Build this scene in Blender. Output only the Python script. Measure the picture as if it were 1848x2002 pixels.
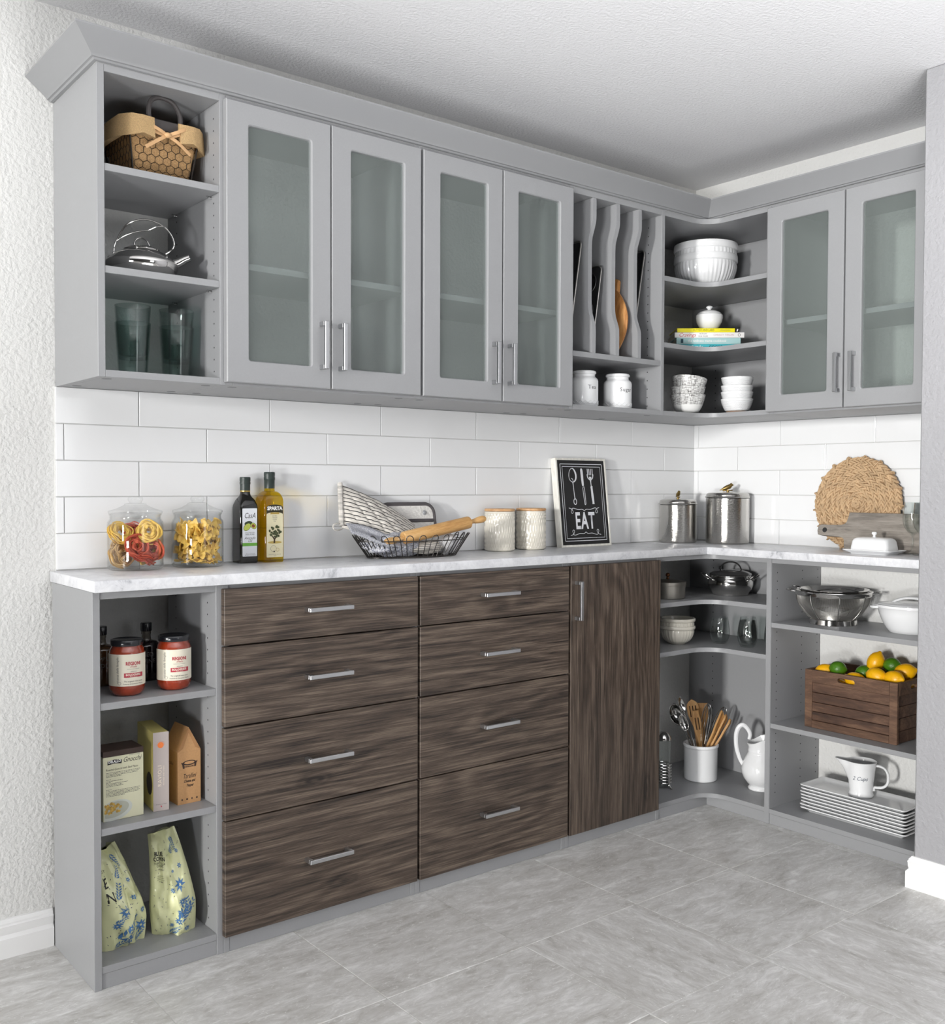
import bpy, bmesh, math, random
from mathutils import Vector, Matrix, noise
PI = math.pi
random.seed(7)
for o in list(bpy.data.objects): bpy.data.objects.remove(o)
SC = bpy.context.scene
COL = SC.collection
# ---------------------------------------------------------------- camera
cam = bpy.data.cameras.new('camera'); co = bpy.data.objects.new('camera', cam); COL.objects.link(co)
cam.sensor_fit = 'HORIZONTAL'; cam.sensor_width = 36.0; cam.lens = 1972.137/1848*36.0
cam.clip_start = 0.05
co.matrix_world = Matrix.Translation((-3.1628, -2.5592, 1.1304)) @ Matrix.Rotation(-0.675, 4, 'Z') @ Matrix.Rotation(PI/2-0.0266, 4, 'X') @ Matrix.Rotation(0.0033, 4, 'Z')
SC.camera = co
# ---------------------------------------------------------------- world, lamps, exposure
SC.view_settings.view_transform = 'Standard'; SC.view_settings.look = 'None'
SC.view_settings.gamma = 1.0; SC.view_settings.use_curve_mapping = False
SC.view_settings.exposure = 0.18
w = bpy.data.worlds.new('world'); SC.world = w; w.use_nodes = True
bg = w.node_tree.nodes['Background']; bg.inputs[0].default_value = (0.96, 0.98, 1.0, 1); bg.inputs[1].default_value = 0.012
def lamp(name, loc, target, sx, sy, power, col=(1, 1, 1)):
    l = bpy.data.lights.new(name, 'AREA'); l.shape = 'RECTANGLE'; l.size = sx; l.size_y = sy; l.energy = power; l.color = col
    o = bpy.data.objects.new(name, l); COL.objects.link(o); o.location = loc
    o.rotation_euler = (Vector(target)-Vector(loc)).to_track_quat('-Z', 'Y').to_euler(); return o
lamp('key_softbox', (-20.0, -5.7, 2.05), (-1.3, -0.6, 1.2), 1.15, 2.0, 2250, (1, 0.985, 0.96))
lamp('rear_window_light', (-1.3, -5.0, 1.35), (-1.3, 0, 1.2), 1.0, 1.4, 9, (0.97, 0.985, 1))
lamp('added_bounce_fill', (-2.3, -2.9, 0.25), (-2.3, -2.89, 2.3), 1.5, 1.0, 61, (1, 1, 1)).data.spread = 2.5  # added fill aimed up to brighten ceiling and floor, not a fixture of the room
lamp('added_ceiling_wash_fill', (-7.0, -3.7, 0.25), (-0.9, -1.1, 2.4), 1.0, 0.6, 19, (1, 1, 1)).data.spread = 0.95  # added low fill that evens out the ceiling, no such lamp in the room
# ---------------------------------------------------------------- materials
def lin(c): return tuple(((v/255)/12.92 if v/255 <= 0.04045 else ((v/255+0.055)/1.055)**2.4) for v in c)+(1,)
class NT:
    def __init__(s, m): s.t = m.node_tree; s.n = s.t.nodes
    def add(s, typ, **kw):
        n = s.n.new(typ)
        for k, v in kw.items():
            if k.startswith('i_'):
                key = k[2:]; key = int(key) if key.isdigit() else key.replace('_', ' ')
                n.inputs[key].default_value = v
            else: setattr(n, k, v)
        return n
    def ln(s, a, ao, b, bi): s.t.links.new(a.outputs[ao], b.inputs[bi])
def base(name):
    m = bpy.data.materials.new(name); m.use_nodes = True
    nt = NT(m); return m, nt, nt.n['Principled BSDF']
def coords(nt, scale=(1, 1, 1), rot=(0, 0, 0), rand=False, src='Object'):
    tc = nt.add('ShaderNodeTexCoord'); mp = nt.add('ShaderNodeMapping'); mp.inputs['Scale'].default_value = scale; mp.inputs['Rotation'].default_value = rot
    if rand:
        oi = nt.add('ShaderNodeObjectInfo'); ml = nt.add('ShaderNodeVectorMath', operation='SCALE'); ml.inputs[0].default_value = (37, 53, 71)
        ad = nt.add('ShaderNodeVectorMath', operation='ADD'); nt.ln(oi, 'Random', ml, 'Scale'); nt.ln(tc, src, ad, 0); nt.ln(ml, 0, ad, 1); nt.ln(ad, 0, mp, 0)
    else: nt.ln(tc, src, mp, 0)
    return mp
def bump(nt, b, hnode, hout, dist, strength=1.0):
    bp = nt.add('ShaderNodeBump'); bp.inputs['Strength'].default_value = strength; bp.inputs['Distance'].default_value = dist
    nt.ln(hnode, hout, bp, 'Height'); nt.ln(bp, 0, b, 'Normal'); return bp
def M(name, col, rough=0.5, metal=0.0, vary=0.0, vscale=20, vstretch=(1, 1, 1), bmp=0, bscale=60, bstretch=(1, 1, 1), coat=0, spec=0.5, sss=0, rand=False, rvary=0):
    m, nt, b = base(name)
    b.inputs['Base Color'].default_value = lin(col); b.inputs['Roughness'].default_value = rough; b.inputs['Metallic'].default_value = metal
    b.inputs['Specular IOR Level'].default_value = spec
    if coat: b.inputs['Coat Weight'].default_value = coat; b.inputs['Coat Roughness'].default_value = 0.05
    if vary:
        mp = coords(nt, vstretch, rand=rand); nz = nt.add('ShaderNodeTexNoise', i_Scale=vscale, i_Detail=6.0, i_Roughness=0.6); nt.ln(mp, 0, nz, 0)
        cr = nt.add('ShaderNodeValToRGB'); c = lin(col)
        cr.color_ramp.elements[0].position = 0.3; cr.color_ramp.elements[1].position = 0.7
        cr.color_ramp.elements[0].color = tuple(x*(1-vary) for x in c[:3])+(1,); cr.color_ramp.elements[1].color = tuple(min(1, x*(1+vary)) for x in c[:3])+(1,)
        nt.ln(nz, 0, cr, 0); nt.ln(cr, 0, b, 'Base Color')
    if bmp:
        mp = coords(nt, bstretch); nz = nt.add('ShaderNodeTexNoise', i_Scale=bscale, i_Detail=3.0); nt.ln(mp, 0, nz, 0); bump(nt, b, nz, 0, bmp)
    return m
def wood(name, dark, mid, light, stretch, scale=6, rough=0.45, rings=0.6, rand=True, bmp=0.0004, contrast=1.0):
    m, nt, b = base(name); b.inputs['Roughness'].default_value = rough
    mp = coords(nt, stretch, rand=rand)
    n1 = nt.add('ShaderNodeTexNoise', i_Scale=scale, i_Detail=8.0, i_Roughness=0.62, i_Distortion=rings); nt.ln(mp, 0, n1, 0)
    n2 = nt.add('ShaderNodeTexNoise', i_Scale=scale*5, i_Detail=5.0, i_Roughness=0.75); nt.ln(mp, 0, n2, 0)
    mx = nt.add('ShaderNodeMix', data_type='FLOAT'); mx.inputs[0].default_value = 0.42; nt.ln(n1, 0, mx, 2); nt.ln(n2, 0, mx, 3)
    cr = nt.add('ShaderNodeValToRGB'); e = cr.color_ramp.elements
    h = 0.17/contrast
    e[0].position = 0.5-h; e[0].color = lin(dark); e[1].position = 0.5+h; e[1].color = lin(light)
    x = e.new(0.5); x.color = lin(mid)
    nt.ln(mx, 0, cr, 0); nt.ln(cr, 0, b, 'Base Color')
    if bmp: bump(nt, b, n2, 0, bmp)
    return m
def laminate(name, along, cols):
    # flat-sawn walnut print: wandering growth bands, long fibres, a few dark streaks; `along` is the grain axis
    m, nt, b = base(name); b.inputs['Roughness'].default_value = 0.48
    def sc(a, c): return (a, 1, c) if along == 'x' else (c, 1, a)
    def nz(scale, stretch, det, rough, dist=0.0):
        mp = coords(nt, sc(*stretch), rand=True); n = nt.add('ShaderNodeTexNoise', i_Scale=scale, i_Detail=det, i_Roughness=rough, i_Distortion=dist); nt.ln(mp, 0, n, 0); return n
    tc = nt.add('ShaderNodeTexCoord'); sp = nt.add('ShaderNodeSeparateXYZ'); nt.ln(tc, 'Object', sp, 0)
    low = nz(1.0, (1.1, 4.5), 3.0, 0.5, 0.3); fib = nz(1.0, (5.5, 250), 5.0, 0.75, 0.4); mid = nz(1.0, (2.6, 60), 6.0, 0.7, 0.6); drk = nz(1.0, (3.0, 26), 4.0, 0.65, 1.2)
    a = nt.add('ShaderNodeMath', operation='MULTIPLY'); a.inputs[1].default_value = 150.0; nt.ln(sp, 2 if along == 'x' else 0, a, 0)
    w = nt.add('ShaderNodeMath', operation='MULTIPLY_ADD'); w.inputs[1].default_value = 62.0; nt.ln(low, 0, w, 0); nt.ln(a, 0, w, 2)
    sn = nt.add('ShaderNodeMath', operation='SINE'); nt.ln(w, 0, sn, 0)
    def madd(n, o, k, prev):
        x = nt.add('ShaderNodeMath', operation='MULTIPLY_ADD'); x.inputs[1].default_value = k; nt.ln(n, o, x, 0)
        if prev is None: x.inputs[2].default_value = 0.0
        else: nt.ln(prev, 0, x, 2)
        return x
    vmp = coords(nt, sc(1.5, 4.2), rand=True); vo = nt.add('ShaderNodeTexVoronoi', i_Scale=1.6); nt.ln(vmp, 0, vo, 0)
    kn = nt.add('ShaderNodeMapRange', clamp=True); kn.inputs[1].default_value = 0.02; kn.inputs[2].default_value = 0.16; kn.inputs[3].default_value = 1.0; kn.inputs[4].default_value = 0.0; nt.ln(vo, 'Distance', kn, 0)
    kr = nt.add('ShaderNodeMath', operation='MULTIPLY'); kr.inputs[1].default_value = 95.0; nt.ln(vo, 'Distance', kr, 0); ks = nt.add('ShaderNodeMath', operation='SINE'); nt.ln(kr, 0, ks, 0); kk = nt.add('ShaderNodeMath', operation='MULTIPLY'); nt.ln(ks, 0, kk, 0); nt.ln(kn, 0, kk, 1)
    t = madd(sn, 0, 0.034, None); t = madd(kk, 0, 0.05, t); t = madd(kn, 0, -0.10, t); t = madd(fib, 0, 0.62, t); t = madd(mid, 0, 0.38, t)
    cr = nt.add('ShaderNodeValToRGB'); e = cr.color_ramp.elements; e[0].position = 0.37; e[0].color = lin(cols[0]); e[1].position = 0.66; e[1].color = lin(cols[2]); x = e.new(0.50); x.color = lin(cols[1]); nt.ln(t, 0, cr, 0)
    dk = nt.add('ShaderNodeValToRGB'); d = dk.color_ramp.elements; d[0].position = 0.26; d[0].color = (0.5, 0.5, 0.5, 1); d[1].position = 0.40; d[1].color = (1, 1, 1, 1); nt.ln(drk, 0, dk, 0)
    mx = nt.add('ShaderNodeMix', data_type='RGBA', blend_type='MULTIPLY'); mx.inputs[0].default_value = 1.0; nt.ln(cr, 0, mx, 6); nt.ln(dk, 0, mx, 7); nt.ln(mx, 2, b, 'Base Color')
    bump(nt, b, fib, 0, 0.0002); return m
def clear(name, tint=(1, 1, 1), gl=0.9, rough=0.0, ior=1.45, opac=0.0, diff=(200, 200, 200)):
    # thin clear glass: light passes straight through, Fresnel share mirrors; an optional milky share for frosted panes
    m, nt, b = base(name); nt.n.remove(b); out = nt.n['Material Output']
    tr = nt.add('ShaderNodeBsdfTransparent'); tr.inputs[0].default_value = tuple(tint)+(1,)
    g = nt.add('ShaderNodeBsdfGlossy'); g.inputs['Roughness'].default_value = rough
    lw = nt.add('ShaderNodeLayerWeight'); lw.inputs[0].default_value = 0.5
    pw = nt.add('ShaderNodeMath', operation='POWER'); pw.inputs[1].default_value = 4.0; nt.ln(lw, 'Facing', pw, 0)
    ml = nt.add('ShaderNodeMath', operation='MULTIPLY_ADD'); ml.inputs[1].default_value = 0.75*gl; ml.inputs[2].default_value = 0.045*gl
    ms = nt.add('ShaderNodeMixShader'); nt.ln(pw, 0, ml, 0); nt.ln(ml, 0, ms, 0)
    if opac:
        d = nt.add('ShaderNodeBsdfDiffuse'); d.inputs[0].default_value = lin(diff)
        m2 = nt.add('ShaderNodeMixShader'); m2.inputs[0].default_value = opac; nt.ln(tr, 0, m2, 1); nt.ln(d, 0, m2, 2); nt.ln(m2, 0, ms, 1)
    else: nt.ln(tr, 0, ms, 1)
    nt.ln(g, 0, ms, 2); nt.ln(ms, 0, out, 0); return m
# ---------------------------------------------------------------- geometry builder
class G:
    def __init__(s): s.b = bmesh.new(); s.T = Matrix.Identity(4)
    def at(s, m): s.T = m; return s
    def v(s, p): return s.b.verts.new(s.T @ Vector(p))
    def f(s, vs):
        try: return s.b.faces.new(vs)
        except ValueError: return None
    def box(s, x0, x1, y0, y1, z0, z1, bev=0.0, seg=1):
        vs = [s.v((x, y, z)) for z in (z0, z1) for y in (y0, y1) for x in (x0, x1)]
        fs = [s.f([vs[i] for i in q]) for q in ((0, 2, 3, 1), (4, 5, 7, 6), (0, 1, 5, 4), (2, 6, 7, 3), (0, 4, 6, 2), (1, 3, 7, 5))]
        if bev:
            es = list({e for f in fs for e in f.edges})
            bmesh.ops.bevel(s.b, geom=es, offset=bev, segments=seg, affect='EDGES', profile=0.5)
        return s
    def lathe(s, prof, n=32, c=(0, 0, 0), closed=False, sx=1, sy=1, mod=None):
        rings = []
        for r, z in prof:
            if r <= 1e-6: rings.append([s.v((c[0], c[1], c[2]+z))])
            else:
                ring = []
                for i in range(n):
                    a = 2*PI*i/n; q = r*(mod(a, z, r) if mod else 1)
                    ring.append(s.v((c[0]+q*math.cos(a)*sx, c[1]+q*math.sin(a)*sy, c[2]+z)))
                rings.append(ring)
        pr = list(zip(rings, rings[1:]))+([(rings[-1], rings[0])] if closed else [])
        for A, B in pr:
            for i in range(n):
                j = (i+1) % n
                if len(A) == 1 and len(B) == 1: continue
                if len(A) == 1: s.f((A[0], B[j], B[i]))
                elif len(B) == 1: s.f((A[i], A[j], B[0]))
                else: s.f((A[i], A[j], B[j], B[i]))
        return s
    def tube(s, pts, r, n=8, closed=False, flat=1.0, up=None):
        P = [Vector(p) for p in pts]; N = len(P); rs = r if isinstance(r, (list, tuple)) else [r]*N
        rings = []; nrm = None
        for i in range(N):
            t = (P[(i+1) % N]-P[i-1]) if closed else (P[min(i+1, N-1)]-P[max(i-1, 0)])
            t = t.normalized() if t.length > 1e-9 else Vector((0, 0, 1))
            if up is not None: nrm = Vector(up); nrm = (nrm-t*nrm.dot(t)).normalized()
            elif nrm is None:
                a = Vector((0, 0, 1)) if abs(t.z) < 0.9 else Vector((1, 0, 0)); nrm = (a-t*a.dot(t)).normalized()
            else:
                nrm = nrm-t*nrm.dot(t); nrm = nrm.normalized() if nrm.length > 1e-6 else t.orthogonal().normalized()
            bn = t.cross(nrm)
            rings.append([s.v(P[i]+(nrm*math.cos(2*PI*k/n)*flat+bn*math.sin(2*PI*k/n))*rs[i]) for k in range(n)])
        for i in range(N if closed else N-1):
            A, B = rings[i], rings[(i+1) % N]
            for k in range(n): s.f((A[k], A[(k+1) % n], B[(k+1) % n], B[k]))
        if not closed: s.f(rings[0][::-1]); s.f(rings[-1])
        return s
    def prism(s, poly, h0, h1, fn=lambda a, b, h: (a, b, h), bev=0, seg=1):
        A = [s.v(fn(a, b, h0)) for a, b in poly]; B = [s.v(fn(a, b, h1)) for a, b in poly]; n = len(poly)
        fs = [s.f(A[::-1]), s.f(B)]+[s.f((A[i], A[(i+1) % n], B[(i+1) % n], B[i])) for i in range(n)]
        if bev:
            es = list({e for f in fs[:2] if f for e in f.edges})
            bmesh.ops.bevel(s.b, geom=es, offset=bev, segments=seg, affect='EDGES', profile=0.5)
        return s
    def loft(s, rings, caps=True, closed=True):
        R = [[s.v(p) for p in r] for r in rings]; n = len(R[0])
        for A, B in zip(R, R[1:]):
            for k in range(n if closed else n-1): s.f((A[k], A[(k+1) % n], B[(k+1) % n], B[k]))
        if caps: s.f(R[0][::-1]); s.f(R[-1])
        return s
    def grid(s, fn, nu, nv):
        V = [[s.v(fn(i/nu, j/nv)) for i in range(nu+1)] for j in range(nv+1)]
        for j in range(nv):
            for i in range(nu): s.f((V[j][i], V[j][i+1], V[j+1][i+1], V[j+1][i]))
        return s
    def ball(s, c, r, nu=16, nv=10, sc=(1, 1, 1), mod=None):
        def q(a, t):
            k = mod(a, t) if mod else 1
            return (c[0]+r*k*sc[0]*math.sin(t)*math.cos(a), c[1]+r*k*sc[1]*math.sin(t)*math.sin(a), c[2]-r*k*sc[2]*math.cos(t))
        rings = [[s.v(q(2*PI*i/nu, PI*j/nv)) for i in range(nu)] for j in range(1, nv)]
        a = s.v(q(0, 0)); b = s.v(q(0, PI))
        for i in range(nu): s.f((a, rings[0][(i+1) % nu], rings[0][i])); s.f((b, rings[-1][i], rings[-1][(i+1) % nu]))
        for A, B in zip(rings, rings[1:]):
            for i in range(nu): s.f((A[i], A[(i+1) % nu], B[(i+1) % nu], B[i]))
        return s
    def out(s, name, mat, parent=None, smooth=35, world=False, kind=None, fix=True):
        if fix: bmesh.ops.recalc_face_normals(s.b, faces=s.b.faces[:])
        me = bpy.data.meshes.new(name); s.b.to_mesh(me); s.b.free()
        if world and parent is not None: me.transform(Matrix.Translation(-wloc(parent)))
        if smooth:
            for p in me.polygons: p.use_smooth = True
            me.set_sharp_from_angle(angle=math.radians(smooth))
        me.materials.append(mat)
        o = bpy.data.objects.new(name, me); COL.objects.link(o)
        if parent is not None: o.parent = parent
        if kind: o['kind'] = kind
        return o
def wloc(o):
    v = Vector(o.location)
    while o.parent: o = o.parent; v += Vector(o.location)
    return v
def thing(name, label, cat, loc=(0, 0, 0), rz=0, group=None):
    o = bpy.data.objects.new(name, None); COL.objects.link(o); o.empty_display_size = 0.03
    o.location = loc; o.rotation_euler = (0, 0, rz); o['label'] = label; o['category'] = cat
    if group: o['group'] = group
    return o
def tag(o, label, cat, group=None):
    o['label'] = label; o['category'] = cat
    if group: o['group'] = group
    return o
def dup(root, loc, rz=None, label=None, group=None):
    kids = {}
    for o in bpy.data.objects: kids.setdefault(o.parent, []).append(o)
    r = root.copy(); COL.objects.link(r); r.location = loc
    if rz is not None: r.rotation_euler = (0, 0, rz) if not isinstance(rz, (tuple, list)) else rz
    if label: r['label'] = label
    if group: r['group'] = group
    for ch in kids.get(root, []):
        c = ch.copy(); COL.objects.link(c); c.parent = r
        for g in kids.get(ch, []):
            d = g.copy(); COL.objects.link(d); d.parent = c
    return r
def text(s, size, mat, parent, mtx, name='lettering', sx=1.0, shear=0.0, align='CENTER', bend=None, bold=0.0, spacing=1.0):
    # flat lettering in the xy plane moved by mtx; bend = radius of a cylinder about the local z axis (text faces -y)
    cu = bpy.data.curves.new('txt', 'FONT'); cu.body = s; cu.size = size; cu.align_x = align; cu.align_y = 'CENTER'; cu.shear = shear
    cu.resolution_u = 2; cu.space_character = spacing
    if bold: cu.offset = bold
    to = bpy.data.objects.new('txt', cu); me = bpy.data.meshes.new_from_object(to)
    bpy.data.objects.remove(to); bpy.data.curves.remove(cu); me.name = name
    for v in me.vertices:
        x, y = v.co.x*sx, v.co.y
        if bend: a = x/bend; p = Vector((bend*math.sin(a), -bend*math.cos(a), y))
        else: p = Vector((x, y, 0))
        v.co = mtx @ p
    me.materials.clear(); me.materials.append(mat)
    o = bpy.data.objects.new(name, me); COL.objects.link(o); o.parent = parent; return o
def face_m(p, right, up):
    # matrix whose x is `right`, y is `up`, origin p
    r = Vector(right).normalized(); u = Vector(up).normalized(); n = r.cross(u)
    return Matrix(((r.x, u.x, n.x, p[0]), (r.y, u.y, n.y, p[1]), (r.z, u.z, n.z, p[2]), (0, 0, 0, 1)))
def rrect(x0, x1, y0, y1, r, n=4):
    pts = []
    for cx, cy, a0 in ((x1-r, y0+r, -PI/2), (x1-r, y1-r, 0), (x0+r, y1-r, PI/2), (x0+r, y0+r, PI)):
        for i in range(n+1): a = a0+PI/2*i/n; pts.append((cx+r*math.cos(a), cy+r*math.sin(a)))
    return pts
def cylpatch(g, R, a0, a1, z0, z1, n=16, nv=1, c=(0, 0, 0)):
    return g.grid(lambda u, v: (c[0]+R*math.sin(a0+(a1-a0)*u), c[1]-R*math.cos(a0+(a1-a0)*u), c[2]+z0+(z1-z0)*v), n, nv)
def bez(ps, n=12):
    # Catmull-Rom through the points
    P = [Vector(p) for p in ps]; P = [P[0]*2-P[1]]+P+[P[-1]*2-P[-2]]; out = []
    for i in range(1, len(P)-2):
        for k in range(n):
            t = k/n; a, b, c, d = P[i-1:i+3]
            out.append(0.5*((2*b)+(c-a)*t+(2*a-5*b+4*c-d)*t*t+(3*b-a-3*c+d)*t**3))
    out.append(P[-2]); return out
# ---------------------------------------------------------------- shared materials
MEL = M('grey_melamine', (148, 149, 151), 0.42, vary=0.02, vscale=220)
EDGE = M('grey_edge_band', (160, 161, 164), 0.4)
DARKPIN = M('pin_hole_dark', (38, 38, 38), 0.8)
WOODH = laminate('dark_walnut_laminate_horizontal', 'x', ((34, 27, 23), (78, 66, 57), (124, 110, 97)))
WOODV = laminate('dark_walnut_laminate_vertical', 'z', ((34, 27, 23), (75, 63, 54), (118, 104, 92)))
NICKEL = M('brushed_nickel', (196, 197, 199), 0.3, 1.0)
STEEL = M('polished_steel', (205, 204, 202), 0.09, 1.0)
SATIN = M('satin_steel', (176, 174, 170), 0.32, 1.0)
WHITECER = M('white_glazed_ceramic', (236, 237, 238), 0.12, coat=0.3)
CREAMCER = M('cream_glazed_ceramic', (226, 221, 208), 0.2, coat=0.3)
PAINT = M('white_textured_wall_paint', (221, 221, 219), 0.7, bmp=0.0035, bscale=95)
TRIMW = M('white_gloss_trim_paint', (238, 238, 238), 0.35)
CEIL = M('white_ceiling_paint', (236, 236, 238), 0.8, bmp=0.003, bscale=120)
GLASS = clear('clear_glass', (0.97, 0.985, 0.98), 1.0, 0.02)
BLACKINK = M('black_ink', (32, 30, 30), 0.5)
GREYINK = M('grey_ink', (105, 103, 100), 0.6)
WHITEINK = M('white_ink', (235, 235, 232), 0.5)
TILEM = M('white_gloss_tile', (236, 237, 238), 0.09, bmp=0.0012, bscale=7, coat=0.2, rand=True)
GROUT = M('white_grout', (205, 205, 204), 0.8)
def marble():
    m, nt, b = base('white_marble_laminate'); b.inputs['Roughness'].default_value = 0.28
    mp = coords(nt, (1, 1, 1)); n1 = nt.add('ShaderNodeTexNoise', i_Scale=7.0, i_Detail=9.0, i_Roughness=0.7, i_Distortion=1.2); nt.ln(mp, 0, n1, 0)
    n2 = nt.add('ShaderNodeTexNoise', i_Scale=34.0, i_Detail=6.0, i_Roughness=0.75, i_Distortion=0.8); nt.ln(mp, 0, n2, 0)
    mx = nt.add('ShaderNodeMix', data_type='FLOAT'); mx.inputs[0].default_value = 0.5; nt.ln(n1, 0, mx, 2); nt.ln(n2, 0, mx, 3)
    cr = nt.add('ShaderNodeValToRGB'); e = cr.color_ramp.elements
    e[0].position = 0.35; e[0].color = lin((158, 160, 166)); e[1].position = 0.58; e[1].color = lin((224, 225, 228)); x = e.new(0.44); x.color = lin((206, 207, 211))
    nt.ln(mx, 0, cr, 0); nt.ln(cr, 0, b, 'Base Color'); return m
MARBLE = marble()
def travertine():
    m, nt, b = base('grey_travertine_tile'); b.inputs['Roughness'].default_value = 0.36
    mp = coords(nt, (3.0, 9.5, 1), (0, 0, 0.35), rand=True)
    n1 = nt.add('ShaderNodeTexNoise', i_Scale=1.5, i_Detail=10.0, i_Roughness=0.66, i_Distortion=0.9); nt.ln(mp, 0, n1, 0)
    mp2 = coords(nt, (1.5, 4, 1), (0, 0, 0.25), rand=True); n2 = nt.add('ShaderNodeTexNoise', i_Scale=9.0, i_Detail=8.0, i_Roughness=0.7, i_Distortion=1.5); nt.ln(mp2, 0, n2, 0)
    mx = nt.add('ShaderNodeMix', data_type='FLOAT'); mx.inputs[0].default_value = 0.46; nt.ln(n1, 0, mx, 2); nt.ln(n2, 0, mx, 3)
    cr = nt.add('ShaderNodeValToRGB'); e = cr.color_ramp.elements
    e[0].position = 0.36; e[0].color = lin((172, 170, 165)); e[1].position = 0.63; e[1].color = lin((234, 234, 232))
    for p, c in ((0.44, (192, 190, 186)), (0.52, (206, 205, 202)), (0.57, (218, 217, 215))): x = e.new(p); x.color = lin(c)
    nt.ln(mx, 0, cr, 0)
    mp3 = coords(nt, (3, 7, 1), (0, 0, 0.35), rand=True); n3 = nt.add('ShaderNodeTexNoise', i_Scale=11.0, i_Detail=9.0, i_Roughness=0.72, i_Distortion=2.2); nt.ln(mp3, 0, n3, 0)
    fl = nt.add('ShaderNodeMapRange', clamp=True); fl.inputs[1].default_value = 0.56; fl.inputs[2].default_value = 0.66; nt.ln(n3, 0, fl, 0)
    m2 = nt.add('ShaderNodeMix', data_type='RGBA'); m2.inputs[7].default_value = lin((232, 232, 230)); nt.ln(fl, 0, m2, 0); nt.ln(cr, 0, m2, 6); nt.ln(m2, 2, b, 'Base Color'); bump(nt, b, n2, 0, 0.0004); return m
TRAV = travertine()
# ---------------------------------------------------------------- room shell
def struct(name, g, mat, **kw): o = g.out(name, mat, None, **kw); o['kind'] = 'structure'; return o
ZC = 2.2833
CT = 0.918          # countertop surface
floor = struct('floor', G().box(-6.6, 0.3, -5.2, 0.1, -0.12, -0.0012), M('floor_grout', (204, 203, 200), 0.85), smooth=0)
tg = G().box(-0.2014, 0.2014, -0.2009, 0.2009, -0.009, 0.0, 0.0010)
te = G().box(-0.2014, 0.2014, -0.2009, 0.5290, -0.009, 0.0, 0.0010)      # the row that runs on under the cabinets
t0 = t1 = None
xs = [-0.926-0.4045*i for i in range(-3, 10)]; ys = [-0.5305-0.4030*j for j in range(0, 8)]
for i, x in enumerate(xs):
    for j, y in enumerate(ys):
        if x > 0.35: continue
        if j == 0:
            if t1 is None: t = t1 = te.out('tile', TRAV, floor)
            else: t = t1.copy(); COL.objects.link(t)
            t.location = (x, y, random.uniform(-0.0003, 0.0002)); continue
        if t0 is None: t = t0 = tg.out('tile', TRAV, floor)
        else: t = t0.copy(); COL.objects.link(t)
        t.location = (x, y, random.uniform(-0.0003, 0.0002)); t.rotation_euler = (0, 0, random.choice((0, 0, PI, PI)) if (i, j) not in ((4, 1), (3, 2), (7, 2)) else PI/2)
struct('ceiling', G().box(-6.6, 0.3, -5.2, 0.1, ZC, ZC+0.1), CEIL, smooth=0)
wb = struct('wall_back', G().box(-6.6, 0.1, 0.0, 0.1, -0.1, ZC), PAINT, smooth=0)
wr = struct('wall_right', G().box(0.0, 0.1, -1.2, 0.0, -0.1, ZC), PAINT, smooth=0)
wf = struct('wall_front', G().box(-0.428, 0.1, -5.2, -1.139, -0.1, ZC, 0.004), M('shade_toned_wall_paint', (160, 160, 163), 0.7, bmp=0.0035, bscale=95), smooth=0)  # wall paint darkened in colour to stand in for weaker light on this face
M('light_cutting_taupe_paint', (92, 90, 88), 0.7)  # unseen rear wall coloured dark to cut the ambient light from the front
struct('wall_rear', G().box(-6.6, 0.1, -5.3, -5.2, -0.1, ZC), bpy.data.materials['light_cutting_taupe_paint'], smooth=0)
# baseboards: profile (offset, z)
BBP = [(0, 0), (0.016, 0), (0.016, 0.046), (0.0125, 0.05), (0.0095, 0.054), (0.011, 0.060), (0.0115, 0.070), (0.0125, 0.0745), (0.010, 0.0775), (0.0095, 0.0815), (0.006, 0.0855), (0.004, 0.089), (0, 0.09)]
struct('baseboard_back', G().prism(BBP, -6.6, -2.4345, lambda a, b, h: (h, -a, b)), TRIMW, smooth=20)
g = G(); g.loft([[(-0.428-a, -5.2, b) for a, b in BBP], [(-0.428-a, -1.139+a, b) for a, b in BBP], [(-0.31, -1.139+a, b) for a, b in BBP]])
struct('baseboard_front', g, TRIMW, smooth=20)
# backsplash: grout bed and single tiles as pieces of the two walls
TH = 0.010
G().box(-2.421, 0, -0.0065, 0, 0.9175, 1.3672).out('grout', GROUT, wb, smooth=0)
G().box(-0.0065, 0, -1.138, 0, 0.9175, 1.3672).out('grout', GROUT, wr, smooth=0)
ZR = [0.9195, 1.009, 1.0985, 1.188, 1.2778, 1.3668]
def tilerun(parent, j0, axis, end):
    cache = {}
    for r in range(5):
        z0, z1 = ZR[r]+0.0009, ZR[r+1]-0.0009
        jo = j0[r % 2]; js = sorted({end[0], end[1]}|{jo-0.3692*k for k in range(-1, 9) if end[0]+0.006 < jo-0.3692*k < end[1]-0.006})
        for a, b in zip(js, js[1:]):
            key = (round(b-a, 4), r % 2); L = b-a-0.0018; H = z1-z0
            if key in cache: o = cache[key].copy(); COL.objects.link(o)
            else:
                g = G()
                if axis == 'x': g.box(-L/2, L/2, -TH, 0, -H/2, H/2, 0.0014, 2)
                else: g.box(-TH, 0, -L/2, L/2, -H/2, H/2, 0.0014, 2)
                o = cache[key] = g.out('tile', TILEM, parent, smooth=0)
            o.location = ((a+b)/2, 0, (z0+z1)/2) if axis == 'x' else (0, (a+b)/2, (z0+z1)/2)
            o.rotation_euler = (random.uniform(-0.004, 0.004), 0, random.uniform(-0.0025, 0.0025)) if axis == 'x' else (0, random.uniform(-0.004, 0.004), random.uniform(-0.0025, 0.0025))
tilerun(wb, (-0.369, -0.1855), 'x', (-2.421, -TH)); tilerun(wr, (-0.0305, -0.2155), 'y', (-1.138, 0.0))
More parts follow.
